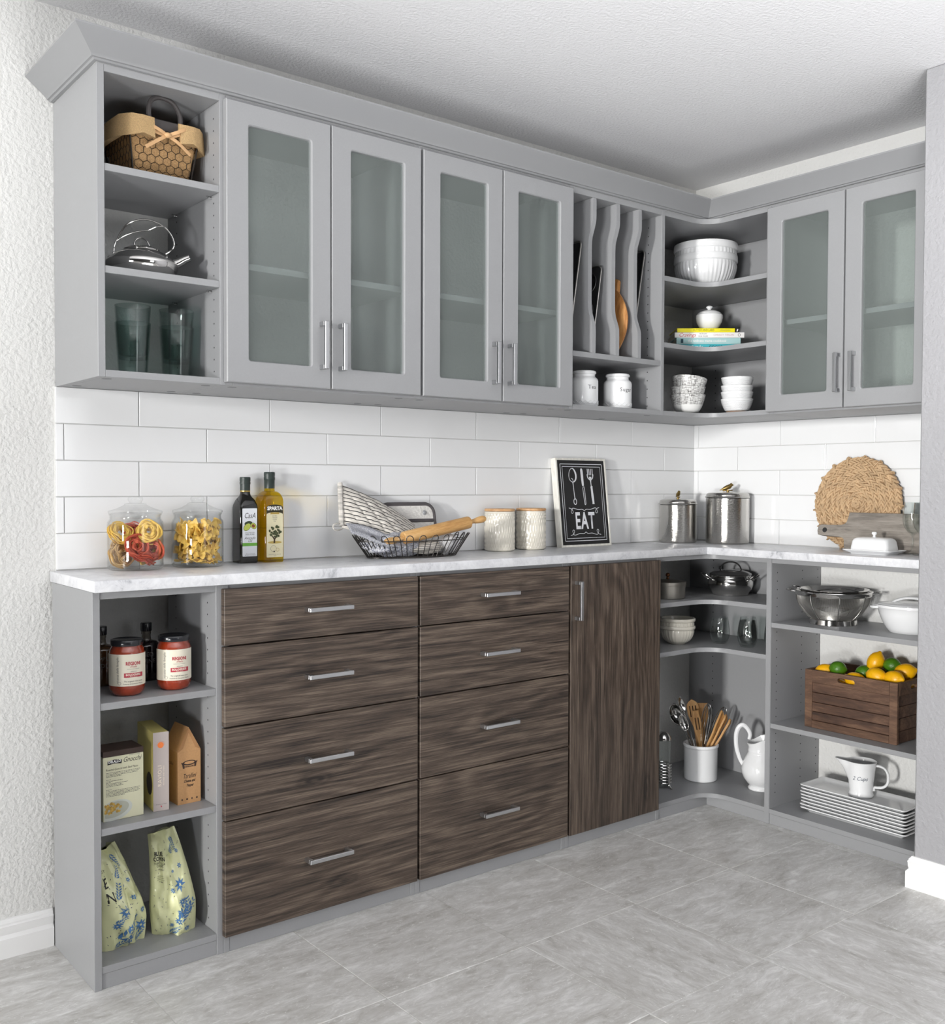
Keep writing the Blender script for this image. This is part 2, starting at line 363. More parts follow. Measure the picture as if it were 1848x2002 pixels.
# crown moulding: three mitred runs
XL, YU, XR, YE = -2.418, -0.3139, -0.3239, -1.137
CP = [(0.0, 2.0490), (0.007, 2.0500), (0.010, 2.0535), (0.0145, 2.0545), (0.0185, 2.0605), (0.0585, 2.0925), (0.0635, 2.0975), (0.0635, 2.1015), (0.055, 2.103), (0.0, 2.103)]
CROWN = M('grey_crown_melamine', (144, 145, 147), 0.42)
struct('trim_1', G().loft([[(XL-d, -0.001, z) for d, z in CP], [(XL-d, YU-d, z) for d, z in CP]]), CROWN, smooth=20)
struct('trim_2', G().loft([[(XL-d, YU-d, z) for d, z in CP], [(XR-d, YU-d, z) for d, z in CP]]), CROWN, smooth=20)
struct('trim_3', G().loft([[(XR-d, YU-d, z) for d, z in CP], [(XR-d, YE, z) for d, z in CP]]), CROWN, smooth=20)
# ---------------------------------------------------------------- cabinetry
CAMC = M('cam_cover_grey', (112, 113, 115), 0.5)
def cams(p, pts):
    for x, y in pts: G().lathe([(0, -0.0006), (0.0105, -0.0006), (0.0112, 0.0)], 20, (x, y, ZB)).out('cam_cover', CAMC, p, smooth=0, world=True)
B = 0.0007
def board(name, p, x0, x1, y0, y1, z0, z1, mat=None, bev=B): return G().box(x0, x1, y0, y1, z0, z1, bev).out(name, mat or MEL, p, smooth=0, world=True)
def holes(p, pts, axis):
    g = G()
    for x, y, z in pts:
        c = [g.v((x+(0 if axis == 'x' else 0.0022*math.cos(a)), y+(0 if axis == 'y' else 0.0022*(math.cos(a) if axis == 'x' else 1)), z+0.0022*math.sin(a))) for a in [PI*k/4 for k in range(8)]]
        g.f(c)
    return g.out('pin_holes', DARKPIN, p, smooth=0, world=True, kind='stuff')
def zrange(a, b, s=0.0285): return [a+s*i for i in range(int((b-a)/s)+1)]
def pull(p, axis, c, L, proud, W=0.0105):
    # bar pull: flat bar on two square posts. axis: 'xz' bar along x or z on a -y face; 'yz' along z on a -x face. c = centre on the face
    x, y, z = c; g = G(); t = 0.0085; po = proud
    if axis == 'h':
        g.box(x-L/2, x+L/2, y-po, y-po+t, z-W/2, z+W/2, 0.001)
        for s in (-1, 1): g.box(x+s*(L/2-0.0055)-0.0055, x+s*(L/2-0.0055)+0.0055, y-po+t, y, z-W/2, z+W/2, 0.0007)
    elif axis == 'v':
        g.box(x-W/2, x+W/2, y-po, y-po+t, z-L/2, z+L/2, 0.001)
        for s in (-1, 1): g.box(x-W/2, x+W/2, y-po+t, y, z+s*(L/2-0.0055)-0.0055, z+s*(L/2-0.0055)+0.0055, 0.0007)
    else:
        g.box(x-po, x-po+t, y-W/2, y+W/2, z-L/2, z+L/2, 0.001)
        for s in (-1, 1): g.box(x-po+t, x, y-W/2, y+W/2, z+s*(L/2-0.0055)-0.0055, z+s*(L/2-0.0055)+0.0055, 0.0007)
    return g.out('handle', NICKEL, p, smooth=0, world=True)
PIN = M('shelf_pin_steel', (190, 190, 190), 0.25, 1.0)
def pins(p, pts):
    for x, y, z, d in pts:
        g = G(); g.tube([(x, y, z), (x+d[0]*0.009, y+d[1]*0.009, z)], 0.0026, 8); g.box(x+min(0, d[0]*0.012), x+max(0, d[0]*0.012)+(0.003 if d[0] == 0 else 0), y+min(0, d[1]*0.012), y+max(0, d[1]*0.012)+(0.004 if d[1] == 0 else 0), z+0.0026, z+0.0042)
        g.out('shelf_pin', PIN, p, smooth=30, world=True)
ZB, ZT = 1.3666, 2.0488
# upper open unit
t = thing('open_wall_cabinet', 'tall narrow open wall cabinet with bag, kettle and green tumblers', 'cabinet', (-2.27, -0.15, ZB), group='upper cabinets')
board('side_panel', t, -2.418, -2.4017, YU, -0.001, ZB, ZT); board('side_panel', t, -2.1328, -2.1172, YU, -0.001, ZB, ZT)
board('bottom_panel', t, -2.4015, -2.133, YU, -0.001, ZB, 1.3822); board('top_panel', t, -2.4015, -2.133, YU, -0.001, 2.0325, ZT)
for z in (1.8185, 1.5953): board('shelf', t, -2.4013, -2.1332, YU+0.0015, -0.002, z, z+0.0160)
holes(t, [(-2.1331, y, z) for y in (-0.282, -0.06) for z in zrange(1.40, 2.02) if min(abs(z-1.60), abs(z-1.826)) > 0.015], 'x')
pins(t, [(-2.1329, y, z-0.0046, (-1, 0)) for y in (-0.27, -0.06) for z in (1.8185, 1.5953)])
cams(t, [(-2.385, -0.27), (-2.385, -0.06), (-2.15, -0.27), (-2.15, -0.06)])
# glazed units
FROST = clear('frosted_pane', (0.82, 0.85, 0.84), 0.5, 0.12, opac=0.12, diff=(196, 204, 201))
def glass_door(p, a0, a1, face, axis, hs):
    z0, z1 = 1.3728, 2.0365; d = 0.018
    gz0, gz1 = 1.4268, 1.9848
    ga0, ga1 = a0+(0.0578 if axis == 'y' else 0.0555), a1-0.0555
    outer = [(a0, z0), (a1, z0), (a1, z1), (a0, z1)]; r = 0.007
    inner = rrect(ga0, ga1, gz0, gz1, r, 3)
    g = G(); fn = (lambda a, b, h: (a, h, b)) if axis == 'y' else (lambda a, b, h: (h, a, b))
    # frame from four mitre-free strips with rounded inner corners: bridge outer and inner loops
    def ring(h, ins, grow): return [fn(a, b, h) for a, b in rrect(ga0-grow, ga1+grow, gz0-grow, gz1+grow, r, 3)]
    def oring(h, sh):
        o = []
        for cx, cz in ((a1-sh, z0+sh), (a1-sh, z1-sh), (a0+sh, z1-sh), (a0+sh, z0+sh)): o += [fn(cx, cz, h)]*4
        return o
    fr = face; bk = face+d-0.0006
    loops = [oring(bk, 0), oring(fr+0.0022, 0), oring(fr, 0.0022), ring(fr, 0, 0.0028), ring(fr+0.0024, 0, 0.0004), ring(fr+0.006, 0, 0), ring(bk, 0, 0), oring(bk, 0)]
    R = [[g.v(q) for q in l] for l in loops[:-1]]; R.append(R[0])
    for A, C in zip(R, R[1:]):
        for k in range(16): g.f((A[k], A[(k+1) % 16], C[(k+1) % 16], C[k]))
    bmesh.ops.remove_doubles(g.b, verts=g.b.verts[:], dist=1e-6)
    dr = g.out('door', MEL, p, smooth=25, world=True)
    e = 0.004; q = G()
    if axis == 'y': q.box(ga0-e, ga1+e, face+0.0085, face+0.0125, gz0-e, gz1+e)
    else: q.box(face+0.0085, face+0.0125, ga0-e, ga1+e, gz0-e, gz1+e)
    pane = q.out('glass_pane', FROST, dr, smooth=0)
    pane.data.transform(Matrix.Translation(-wloc(p))); pane.location = (0, 0, 0)
    hz = 1.479
    h = pull(dr, 'v' if axis == 'y' else 's', (hs, face, hz) if axis == 'y' else (face, hs, hz), 0.119, 0.03)
    return dr
def glazed(label, x0, x1, doors, hs):
    t = thing('glazed_wall_cabinet', label, 'cabinet', ((x0+x1)/2, -0.15, ZB), group='upper cabinets')
    board('side_panel', t, x0, x0+0.0158, YU, -0.001, ZB, ZT); board('side_panel', t, x1-0.0158, x1, YU, -0.001, ZB, ZT)
    board('bottom_panel', t, x0+0.016, x1-0.016, YU, -0.001, ZB, 1.3822); board('top_panel', t, x0+0.016, x1-0.016, YU, -0.001, 2.0325, ZT)
    board('shelf', t, x0+0.0163, x1-0.0163, -0.288, -0.002, 1.652, 1.668, EDGE)
    for (a, b), h in zip(doors, hs): glass_door(t, a, b, YU-0.0185, 'y', h)
    cams(t, [(x0+0.035, -0.27), (x0+0.035, -0.06), (x1-0.035, -0.27), (x1-0.035, -0.06)]); return t
glazed('grey glazed two-door wall cabinet beside the open bag and kettle cabinet', -2.1170, -1.5560, ((-2.1235, -1.8410), (-1.8379, -1.5600)), (-1.8690, -1.8145))
glazed('grey glazed two-door wall cabinet beside the tray dividers', -1.5556, -0.9872, ((-1.5520, -1.2722), (-1.2680, -0.9890)), (-1.3060, -1.2470))
# tray unit
t = thing('tray_cabinet', 'open wall cabinet with wavy upright dividers for trays and boards', 'cabinet', (-0.77, -0.15, ZB), group='upper cabinets')
board('side_panel', t, -0.9868, -0.971, YU, -0.001, ZB, ZT); board('side_panel', t, -0.5625, -0.5468, YU, -0.001, ZB, ZT)
board('bottom_panel', t, -0.9708, -0.5627, YU, -0.001, ZB, 1.3822); board('top_panel', t, -0.9708, -0.5627, YU, -0.001, 2.030, ZT)
board('shelf', t, -0.9706, -0.5629, YU+0.001, -0.002, 1.5305, 1.5472)
zs = [(2.0297, 0), (1.975, 0), (1.958, 0.0015), (1.936, 0.008), (1.912, 0.0165), (1.890, 0.0192), (1.86, 0.0195), (1.74, 0.0195), (1.70, 0.0190), (1.676, 0.0155), (1.655, 0.008), (1.636, 0.0015), (1.62, 0), (1.5474, 0)]
prof = [(q.x, q.z) for q in bez([(YU+0.001+d, 0, z) for z, d in zs], 3)]+[(-0.002, 1.5474), (-0.002, 2.0297)]
for x0, x1 in ((-0.8866, -0.8706), (-0.7798, -0.7636), (-0.6762, -0.6604)):   # flat dividers, front edge scooped back for the fingers
    G().prism(prof, x0, x1, lambda a, b, h: (h, a, b), bev=0.0006).out('divider', MEL, t, smooth=30, world=True)
holes(t, [(-0.5628, y, z) for y in (-0.255, -0.06) for z in zrange(1.40, 2.01)], 'x')
cams(t, [(-0.95, -0.27), (-0.58, -0.27), (-0.95, -0.06), (-0.58, -0.06)])
# corner unit: L-shaped boards with a rounded inner corner
def lpoly(xa, y_f, x_f, yb, r=0.075, n=8):
    pts = [(xa, -0.002), (xa, y_f)]
    cx, cy = x_f-r, y_f-r
    for i in range(n+1): a = PI/2*(1-i/n); pts.append((cx+r*math.cos(a), cy+r*math.sin(a)))
    return pts+[(x_f, yb), (-0.002, yb), (-0.002, -0.002)]
def lshelf(name, p, xa, yf, xf, yb, z0, z1, r=0.075): return G().prism(lpoly(xa, yf, xf, yb, r), z0, z1, bev=B).out(name, MEL, p, smooth=30, world=True)
t = thing('corner_wall_cabinet', 'open corner wall cabinet with curved shelves of white bowls', 'cabinet', (-0.2, -0.2, ZB), group='upper cabinets')
for nm, z0, z1 in (('bottom_panel', ZB, 1.3822), ('shelf', 1.5945, 1.6106), ('shelf', 1.8163, 1.8325), ('top_panel', 2.0310, ZT)):
    lshelf(nm, t, -0.5464, YU+0.0012, XR+0.0012, -0.5566, z0, z1)
board('side_panel', t, XR, -0.002, -0.5726, -0.5568, ZB, ZT)
for z0, z1 in ((1.3826, 1.5941), (1.6110, 1.8159), (1.8329, 2.0306)): board('back_panel', t, -0.0165, -0.0015, -0.525, -0.001, z0, z1)
holes(t, [(-0.0168, y, z) for y in (-0.115, -0.425) for z in zrange(1.40, 2.02)], 'x')
pins(t, [(-0.0166, -0.42, z-0.0046, (-1, 0)) for z in (1.5945, 1.8163)])
# right glazed unit
t = thing('glazed_wall_cabinet', 'grey glazed two-door wall cabinet on the right wall by the white wall end', 'cabinet', (-0.15, -0.85, ZB), group='upper cabinets')
board('side_panel', t, XR, -0.002, -0.5888, -0.573, ZB, ZT); board('side_panel', t, XR, -0.002, -1.136, -1.1205, ZB, ZT)
board('bottom_panel', t, XR, -0.002, -1.1203, -0.589, ZB, 1.3822); board('top_panel', t, XR, -0.002, -1.1203, -0.589, 2.0325, ZT)
board('shelf', t, -0.298, -0.003, -1.1201, -0.5892, 1.657, 1.673, EDGE)
glass_door(t, -0.8455, -0.5705, XR-0.0185, 'x', -0.8345); glass_door(t, -1.1250, -0.8505, XR-0.0185, 'x', -0.8855)
# base open unit
YB, XB = -0.3097, -0.293
t = thing('open_base_cabinet', 'narrow open base cabinet with sauce jars, boxes and chip bags', 'cabinet', (-2.28, -0.15, 0), group='base cabinets')
board('side_panel', t, -2.433, -2.4165, YB, -0.017, 0.0, 0.8915); board('side_panel', t, -2.1435, -2.1275, YB, -0.017, 0.0, 0.8915)
for z in (0.6268, 0.3455): board('shelf', t, -2.4163, -2.1437, YB+0.0015, -0.02, z, z+0.0159)
board('bottom_panel', t, -2.4163, -2.1437, YB+0.001, -0.018, 0.0358, 0.0512); board('toe_kick', t, -2.4163, -2.1437, YB+0.003, YB+0.02, 0.0, 0.0352)
board('top_panel', t, -2.4163, -2.1437, YB+0.002, -0.018, 0.8745, 0.8905)
holes(t, [(-2.1438, y, z) for y in (-0.262, -0.07) for z in zrange(0.075, 0.86) if min(abs(z-0.36), abs(z-0.64)) > 0.018], 'x')
pins(t, [(-2.1436, -0.262, z-0.0046, (-1, 0)) for z in (0.6268, 0.3455)])
# drawer units
FZ = [(0.7460, 0.8815), (0.5508, 0.7425), (0.3254, 0.5473), (0.0436, 0.3220)]
def drawer_unit(label, x0, x1, f0, f1, hx):
    t = thing('drawer_cabinet', label, 'cabinet', ((x0+x1)/2, -0.15, 0), group='base cabinets')
    board('side_panel', t, x0, x0+0.0155, YB, -0.017, 0, 0.8915); board('side_panel', t, x1-0.0155, x1, YB, -0.017, 0, 0.8915)
    board('top_panel', t, x0+0.0157, x1-0.0157, YB+0.002, -0.018, 0.8745, 0.8905); board('bottom_panel', t, x0+0.0157, x1-0.0157, YB+0.002, -0.018, 0.036, 0.051)
    board('toe_kick', t, x0+0.0157, x1-0.0157, YB+0.001, YB+0.02, 0, 0.0355)
    for z0, z1 in FZ:
        d = G().box(f0, f1, YB-0.0185, YB-0.0006, z0, z1, 0.0014).out('drawer', WOODH, t, smooth=0, world=True)
        q = G().box(f0+0.03, f1-0.03, YB-0.0004, -0.05, z0+0.012, z1-0.03)
        b = q.out('drawer_box', MEL, d, smooth=0); b.data.transform(Matrix.Translation(-wloc(t)))
        hz = {0.7460: 0.8175, 0.5508: 0.6490, 0.3254: 0.4395, 0.0436: 0.1838}[z0]
        h = pull(d, 'h', (hx, YB-0.0185, hz), 0.1275, 0.031)
drawer_unit('four-drawer dark walnut base cabinet beside the open shelf unit', -2.1271, -1.5615, -2.1305, -1.5655, -1.8520)
drawer_unit('four-drawer dark walnut base cabinet next to the tall walnut door', -1.5611, -0.9905, -1.5578, -0.9945, -1.2830)
t = thing('door_cabinet', 'base cabinet with one tall dark walnut door', 'cabinet', (-0.78, -0.15, 0), group='base cabinets')
board('side_panel', t, -0.9901, -0.9745, YB, -0.017, 0, 0.8915); board('side_panel', t, -0.5660, -0.5502, YB, -0.017, 0, 0.8915)
board('top_panel', t, -0.9743, -0.5662, YB+0.002, -0.018, 0.8745, 0.8905); board('bottom_panel', t, -0.9743, -0.5662, YB+0.002, -0.018, 0.036, 0.051)
board('toe_kick', t, -0.9743, -0.5662, YB+0.001, YB+0.02, 0, 0.0355)
d = G().box(-0.9862, -0.5700, YB-0.0185, YB-0.0006, 0.0420, 0.8820, 0.0014).out('door', WOODV, t, smooth=0, world=True)
pull(d, 'v', (-0.9660, YB-0.0185, 0.7745), 0.121, 0.031)
# corner base
t = thing('corner_base_cabinet', 'open corner base cabinet with curved shelves of pots and glasses', 'cabinet', (-0.2, -0.2, 0), group='base cabinets')
for nm, z0, z1 in (('bottom_panel', 0.036, 0.0515), ('shelf', 0.5498, 0.5655), ('shelf', 0.7175, 0.7330)): lshelf(nm, t, -0.5500, YB+0.0015, XB+0.0015, -0.5475, z0, z1, 0.085)
lshelf('top_panel', t, -0.5500, YB+0.0015, XB+0.0015, -0.5475, 0.8750, 0.8908, 0.05)
board('side_panel', t, XB, -0.012, -0.5653, -0.5477, 0, 0.8915)
board('toe_kick', t, -0.55, XB+0.003, YB+0.003, YB+0.018, 0, 0.0355); board('toe_kick', t, XB+0.003, XB+0.018, -0.5475, YB+0.018, 0, 0.0355)
for z0, z1 in ((0.0519, 0.5494), (0.5659, 0.7171), (0.7334, 0.8746)): board('back_panel', t, -0.017, -0.0015, -0.49, -0.001, z0, z1)
holes(t, [(-0.0173, y, z) for y in (-0.115, -0.385) for z in zrange(0.16, 0.86)], 'x')
# right base shelves
t = thing('open_base_cabinet', 'open base shelf unit on the right wall holding colander, crate and plates', 'cabinet', (-0.15, -0.85, 0), group='base cabinets')
board('side_panel', t, XB+0.0005, -0.004, -0.5672, -0.5655, 0, 0.8915); board('side_panel', t, XB, -0.012, -1.1368, -1.121, 0, 0.8915)
for z in (0.6600, 0.3228): board('shelf', t, XB+0.0015, -0.003, -1.1208, -0.5674, z, z+0.0160)
board('bottom_panel', t, XB+0.001, -0.018, -1.1208, -0.5674, 0.0350, 0.0505); board('toe_kick', t, XB+0.003, XB+0.02, -1.1208, -0.5674, 0, 0.0345)
board('top_panel', t, XB+0.002, XB+0.06, -1.1208, -0.5674, 0.8745, 0.8905)
holes(t, [(x, -0.56745, z) for x in (-0.26, -0.115, -0.022) for z in zrange(0.10, 0.86)], 'y')
# countertops
o = G().box(-2.4356, -0.3332, -0.3332, -0.0075, 0.892, CT, 0.0022, 2).out('countertop', MARBLE, None, smooth=30); tag(o, 'long white marble countertop along the back wall', 'countertop', 'countertops')
o = G().box(-0.3328, -0.0075, -1.1375, -0.0075, 0.892, CT, 0.0022, 2).out('countertop', MARBLE, None, smooth=30); tag(o, 'short white marble countertop along the right wall', 'countertop', 'countertops')
# ================================================================ THINGS
CAMXY = Vector((-3.1628, -2.5592))
def facing(x, y, off=0.0):
    d = CAMXY-Vector((x, y)); return math.atan2(d.x, -d.y)+off
def bowl_prof(rb, rt, h, t=0.004, foot=0.004, curve=0.55, n=8, lip=0.0):
    o = []
    for i in range(n+1):
        q = i/n; o.append((rb+(rt-rb)*q**curve, foot+(h-foot)*q**1.25))
    o[0] = (rb, foot)
    inner = [(max(0.001, r-t), z+t*(0.9 if k == 0 else 0.25)) for k, (r, z) in enumerate(o)]
    inner[-1] = (rt-t, h)
    return [(0, 0.001), (rb*0.86, 0.0), (rb*0.92, 0.0), (rb*0.95, foot)]+o[0:]+[(rt-t*0.5, h+0.0008)]+inner[::-1]+[(0, inner[0][1])]
# ---- left open wall cabinet: bag, kettle, tumblers
BURLAP = M('tan_burlap', (178, 142, 98), 0.9, vary=0.28, vscale=420, bmp=0.002, bscale=520)
BURLAP2 = M('light_tan_burlap', (196, 164, 118), 0.9, vary=0.22, vscale=500, bmp=0.002, bscale=600)
RIBBON = M('tan_ribbon', (206, 165, 120), 0.8)
DARKWOOD = M('charcoal_painted_wood', (68, 64, 64), 0.6)
WIRE = M('dark_iron_wire', (58, 54, 50), 0.45, 0.7)
t = thing('market_bag', 'burlap and chicken wire bag with dark arched handle on the top shelf', 'bag', (-2.2425, -0.17, 1.8347), 0.04)
def bagp(u, v, f):    # taper: u across, v depth, f height
    hx = 0.066+0.020*f; hy = 0.060+0.020*f; return (u*hx, v*hy, f*0.140)
g = G(); ring = []
for k in range(10):
    f = k/9; row = []
    for a, b in rrect(-1, 1, -1, 1, 0.12, 3): row.append(bagp(a*(1+0.012*math.sin(9*a+5*f*7)), b*(1+0.012*math.sin(8*b+6*f)), f))
    ring.append(row)
g.loft(ring, caps=False); g.f([g.v(p) for p in ring[0]][::-1]); g.out('bag_body', BURLAP, t, smooth=40)
g = G()
# chicken wire: hexagon cells on the front and left faces
def hexes(face):
    for r in range(-1, 9):
        for c in range(-5, 6):
            s = 0.0105; cx = (c+0.5*(r % 2))*s*1.85; cz = 0.004+r*s*1.55
            for a0, a1 in ((90, 150), (150, 210), (210, 270)):
                p = [(cx+s*math.cos(math.radians(a))*1.07, cz+s*math.sin(math.radians(a))) for a in (a0, a1)]
                if any(abs(q[0]) > 0.066+0.02*q[1]/0.14 or not 0.002 < q[1] < 0.118 for q in p): continue
                P = []
                for x, z in p:
                    f = z/0.14; hx = 0.066+0.020*f; hy = 0.060+0.020*f
                    P.append((x, -hy-0.0022, z) if face == 'f' else (-hx-0.0022, x*hy/hx, z))
                g.tube(P, 0.0006, 4)
hexes('f'); hexes('l'); g.out('wire_mesh', WIRE, t, kind='stuff')
for a, b in ((-1, -1), (1, -1), (1, 1), (-1, 1)):
    G().tube([Vector(bagp(a*1.03, b*1.03, 0)), Vector(bagp(a*1.03, b*1.03, 0.97))], 0.0022, 6).out('wire_frame', WIRE, t)
def cuff(a0, a1, sgn):
    g = G(); pts = [p for p in rrect(-1, 1, -1, 1, 0.12, 3)]
    path = [(x, -1) for x in (0.36, 0.7, 0.93)]+[(1.0, -0.8), (1.02, 0), (1.0, 0.8), (0.9, 1), (0.36, 1)]
    o = []
    for i, (x, y) in enumerate(path):
        x *= sgn; w = 0.004+0.003*math.sin(i*2.3)
        hx, hy = 0.086, 0.080
        nx, ny = (0, -1) if abs(y) == 1 and y < 0 else ((0, 1) if y == 1 else (sgn, 0))
        o.append([(x*hx+nx*0.002, y*hy+ny*0.002, 0.136), (x*hx+nx*0.004, y*hy+ny*0.004, 0.144), (x*hx*1.02+nx*(0.010+w), y*hy*1.02+ny*(0.010+w), 0.140), (x*hx*1.02+nx*(0.012+w), y*hy*1.02+ny*(0.012+w), 0.120), (x*hx*1.01+nx*(0.012+w*1.6), y*hy*1.01+ny*(0.012+w*1.6), 0.093+0.005*math.sin(i*1.7)), (x*hx*0.99+nx*0.006, y*hy*0.99+ny*0.006, 0.096)])
    g.loft(o); return g.out('burlap_cuff', BURLAP2, t, smooth=50)
cuff(0, 0, 1); cuff(0, 0, -1)
for s in (-1, 1):
    G().box(-0.047, 0.047, s*0.079-0.004, s*0.079+0.004, 0.118, 0.144, 0.002).out('handle_plate', DARKWOOD, t)
    pts = bez([(-0.037, s*0.079, 0.136), (-0.039, s*0.079, 0.158), (-0.034, s*0.079, 0.182), (-0.018, s*0.079, 0.1935), (0.002, s*0.079, 0.1945), (0.022, s*0.079, 0.188), (0.036, s*0.079, 0.168), (0.039, s*0.079, 0.150), (0.037, s*0.079, 0.134)], 4)
    n = len(pts); G().tube(pts, [0.0064-0.0010*math.sin(PI*i/(n-1)) for i in range(n)], 8).out('handle', DARKWOOD, t)
g = G()
yy = -0.0915
for P in ([(-0.004, yy-0.004, 0.108), (-0.02, yy-0.008, 0.113), (-0.036, yy-0.005, 0.119), (-0.034, yy-0.001, 0.112), (-0.006, yy-0.002, 0.105)], [(0.004, yy-0.004, 0.108), (0.022, yy-0.008, 0.117), (0.042, yy-0.006, 0.128), (0.043, yy-0.003, 0.121), (0.006, yy-0.003, 0.104)],
          [(-0.004, yy-0.003, 0.104), (-0.02, yy-0.006, 0.093), (-0.038, yy-0.003, 0.080), (-0.052, yy-0.001, 0.070)], [(0.006, yy-0.003, 0.104), (0.024, yy-0.005, 0.095), (0.044, yy-0.002, 0.083), (0.058, yy+0.001, 0.074)]):
    g.tube(bez(P, 5), 0.0045, 6, flat=0.25, up=(0, -1, 0.05))
g.ball((0, yy-0.006, 0.106), 0.0075, 8, 6, (1.2, 0.8, 0.9)); g.out('ribbon_bow', RIBBON, t, smooth=50)
# kettle
t = thing('kettle', 'polished steel tea kettle with wire handle on the middle shelf', 'kettle', (-2.2790, -0.205, 1.6114), facing(-2.279, -0.205)); t.rotation_euler.z -= 0.12
prof = [(0, 0), (0.050, 0), (0.056, 0.002)]+[(0.056+0.0275*math.sin(PI/2*i/6), 0.002+0.033*(1-math.cos(PI/2*i/6))) for i in range(1, 7)]+[(0.0825, 0.038), (0.079, 0.0415), (0.070, 0.050), (0.058, 0.0585), (0.043, 0.0665), (0.041, 0.0668)]
G().lathe(prof, 48).out('kettle_body', STEEL, t, smooth=60)
G().lathe([(0.0405, 0.0668), (0.0415, 0.069), (0.038, 0.0715), (0.026, 0.0768), (0.012, 0.0795), (0, 0.080)], 40).out('lid', STEEL, t)
G().tube(bez([(-0.016, 0, 0.0775), (-0.0155, 0, 0.088), (-0.008, 0, 0.0965), (0.002, 0, 0.0975), (0.012, 0, 0.091), (0.019, 0, 0.0765)], 5), 0.0019, 8, flat=1.6, up=(0, 1, 0)).out('lid_knob', STEEL, t)
G().tube(bez([(-0.076, 0, 0.049), (-0.064, 0, 0.0575), (-0.0615, 0, 0.075), (-0.054, 0, 0.095), (-0.036, 0, 0.1245), (-0.012, 0, 0.1385), (0.014, 0, 0.1415), (0.045, 0, 0.131), (0.065, 0, 0.111), (0.0735, 0, 0.090), (0.069, 0, 0.074), (0.051, 0, 0.0605)], 6), 0.0021, 8).out('handle', STEEL, t)
G().tube(bez([(-0.056, 0, 0.089), (-0.036, 0, 0.1025), (-0.010, 0, 0.1125), (0.015, 0, 0.117), (0.034, 0, 0.126), (0.053, 0, 0.127)], 5), 0.0017, 8).out('handle_brace', STEEL, t)
G().tube([(0.068, 0, 0.036), (0.085, 0, 0.044), (0.098, 0, 0.052), (0.109, 0, 0.0565)], [0.0125, 0.0105, 0.009, 0.0085], 14).out('spout', STEEL, t)
# green tumblers, two nested pairs
GREENG = clear('smoky_green_glass', (0.86, 0.925, 0.91), 1.0, 0.02)
def tumbler(label, x, y, z):
    t = thing('tumbler', label, 'glass', (x, y, z), 0, 'smoky green tumblers')
    H, rb, rt = 0.126, 0.0325, 0.041
    G().lathe([(0, 0.0), (rb-0.002, 0), (rb, 0.002), (rb+(rt-rb)*0.5, H*0.5), (rt, H-0.001), (rt-0.0006, H), (rt-0.0022, H-0.001), (rb-0.0016, 0.012), (rb-0.006, 0.0095), (0, 0.009)], 36).out('glass_wall', GREENG, t)
    return t
a = tumbler('lower green tumbler of the left stack in the open wall cabinet', -2.2992, -0.2, 1.3824)
dup(a, (-2.2992, -0.2, 1.3824+0.0405), label='upper green tumbler nested in the left stack')
dup(a, (-2.1925, -0.2, 1.3824), label='lower green tumbler of the right stack in the open wall cabinet')
dup(a, (-2.1925, -0.2, 1.3824+0.0405), label='upper green tumbler nested in the right stack')
# ---- tray cabinet
BLACKPAN = M('dark_nonstick_coating', (26, 26, 28), 0.5, bmp=0.0015, bscale=900)
def sheet(label, pb, pt, y0, y1, name='baking_sheet'):
    # upright pan seen edge-on: floor plate dark towards -x, steel rolled rim. pb/pt = (x, z) of bottom and top
    b = Vector((pb[0], 0, pb[1])); tp = Vector((pt[0], 0, pt[1])); L = (tp-b).length; ang = math.atan2(tp.x-b.x, tp.z-b.z)
    t = thing(name, label, 'baking pan', (pb[0], (y0+y1)/2, pb[1])); t.rotation_euler = (0, ang, 0); w = (y1-y0)/2
    fn = lambda a, b_, h: (h, a, b_)
    G().prism(rrect(-w+0.006, w-0.006, 0.006, L-0.006, 0.012), -0.0008, 0.0008, fn).out('pan_floor', BLACKPAN, t, smooth=0)
    pl = [(x, y) for x, y in rrect(-w+0.003, w-0.003, 0.0032, L-0.003, 0.016)]
    G().tube([(-0.003, a, b_) for a, b_ in pl], 0.0030, 8, closed=True, flat=1.0).out('rolled_rim', SATIN, t)
    return t
sheet('baking sheet edge-on in the leftmost tray slot', (-0.950, 1.5474), (-0.8915, 1.905), -0.275, -0.03)
sheet('dark perforated pan with steel rim in the rightmost tray slot', (-0.642, 1.5474), (-0.5725, 1.925), -0.255, -0.03, 'crisper_pan')
TIN = M('grey_bakeware_metal', (112, 112, 112), 0.38, 1.0)
ang = math.atan2(0.046, 0.297); t = thing('muffin_tin', 'grey muffin tin standing between the wavy dividers', 'baking pan', (-0.846, -0.165, 1.5474)); t.rotation_euler = (0, ang, 0)
L = 0.297; fn = lambda a, b, h: (h, a, b)
cups = [(cy, cz) for cz in (0.055, 0.148, 0.241) for cy in (-0.052, 0.052)]
g = G(); n = 24      # tin top with round openings: one square-to-circle ring per cup
for cy, cz in cups:
    y0, y1 = (-0.103, 0.0) if cy < 0 else (0.0, 0.103); z0, z1 = (0.003, 0.1015) if cz < 0.1 else ((0.1015, 0.1945) if cz < 0.2 else (0.1945, L-0.003)); A = []; Bq = []
    for i in range(n):
        a_ = 2*PI*i/n; c_, s_ = math.cos(a_), math.sin(a_); k = 1/max(abs(c_), abs(s_)); ex, ez = c_*k, s_*k
        A.append(g.v((0, cy+(ex*(y1-cy) if ex > 0 else ex*(cy-y0)), cz+(ez*(z1-cz) if ez > 0 else ez*(cz-z0))))); Bq.append(g.v((0, cy+0.035*c_, cz+0.035*s_)))
    for i in range(n): g.f((A[i], A[(i+1) % n], Bq[(i+1) % n], Bq[i]))
g.out('tin_plate', TIN, t, smooth=0)
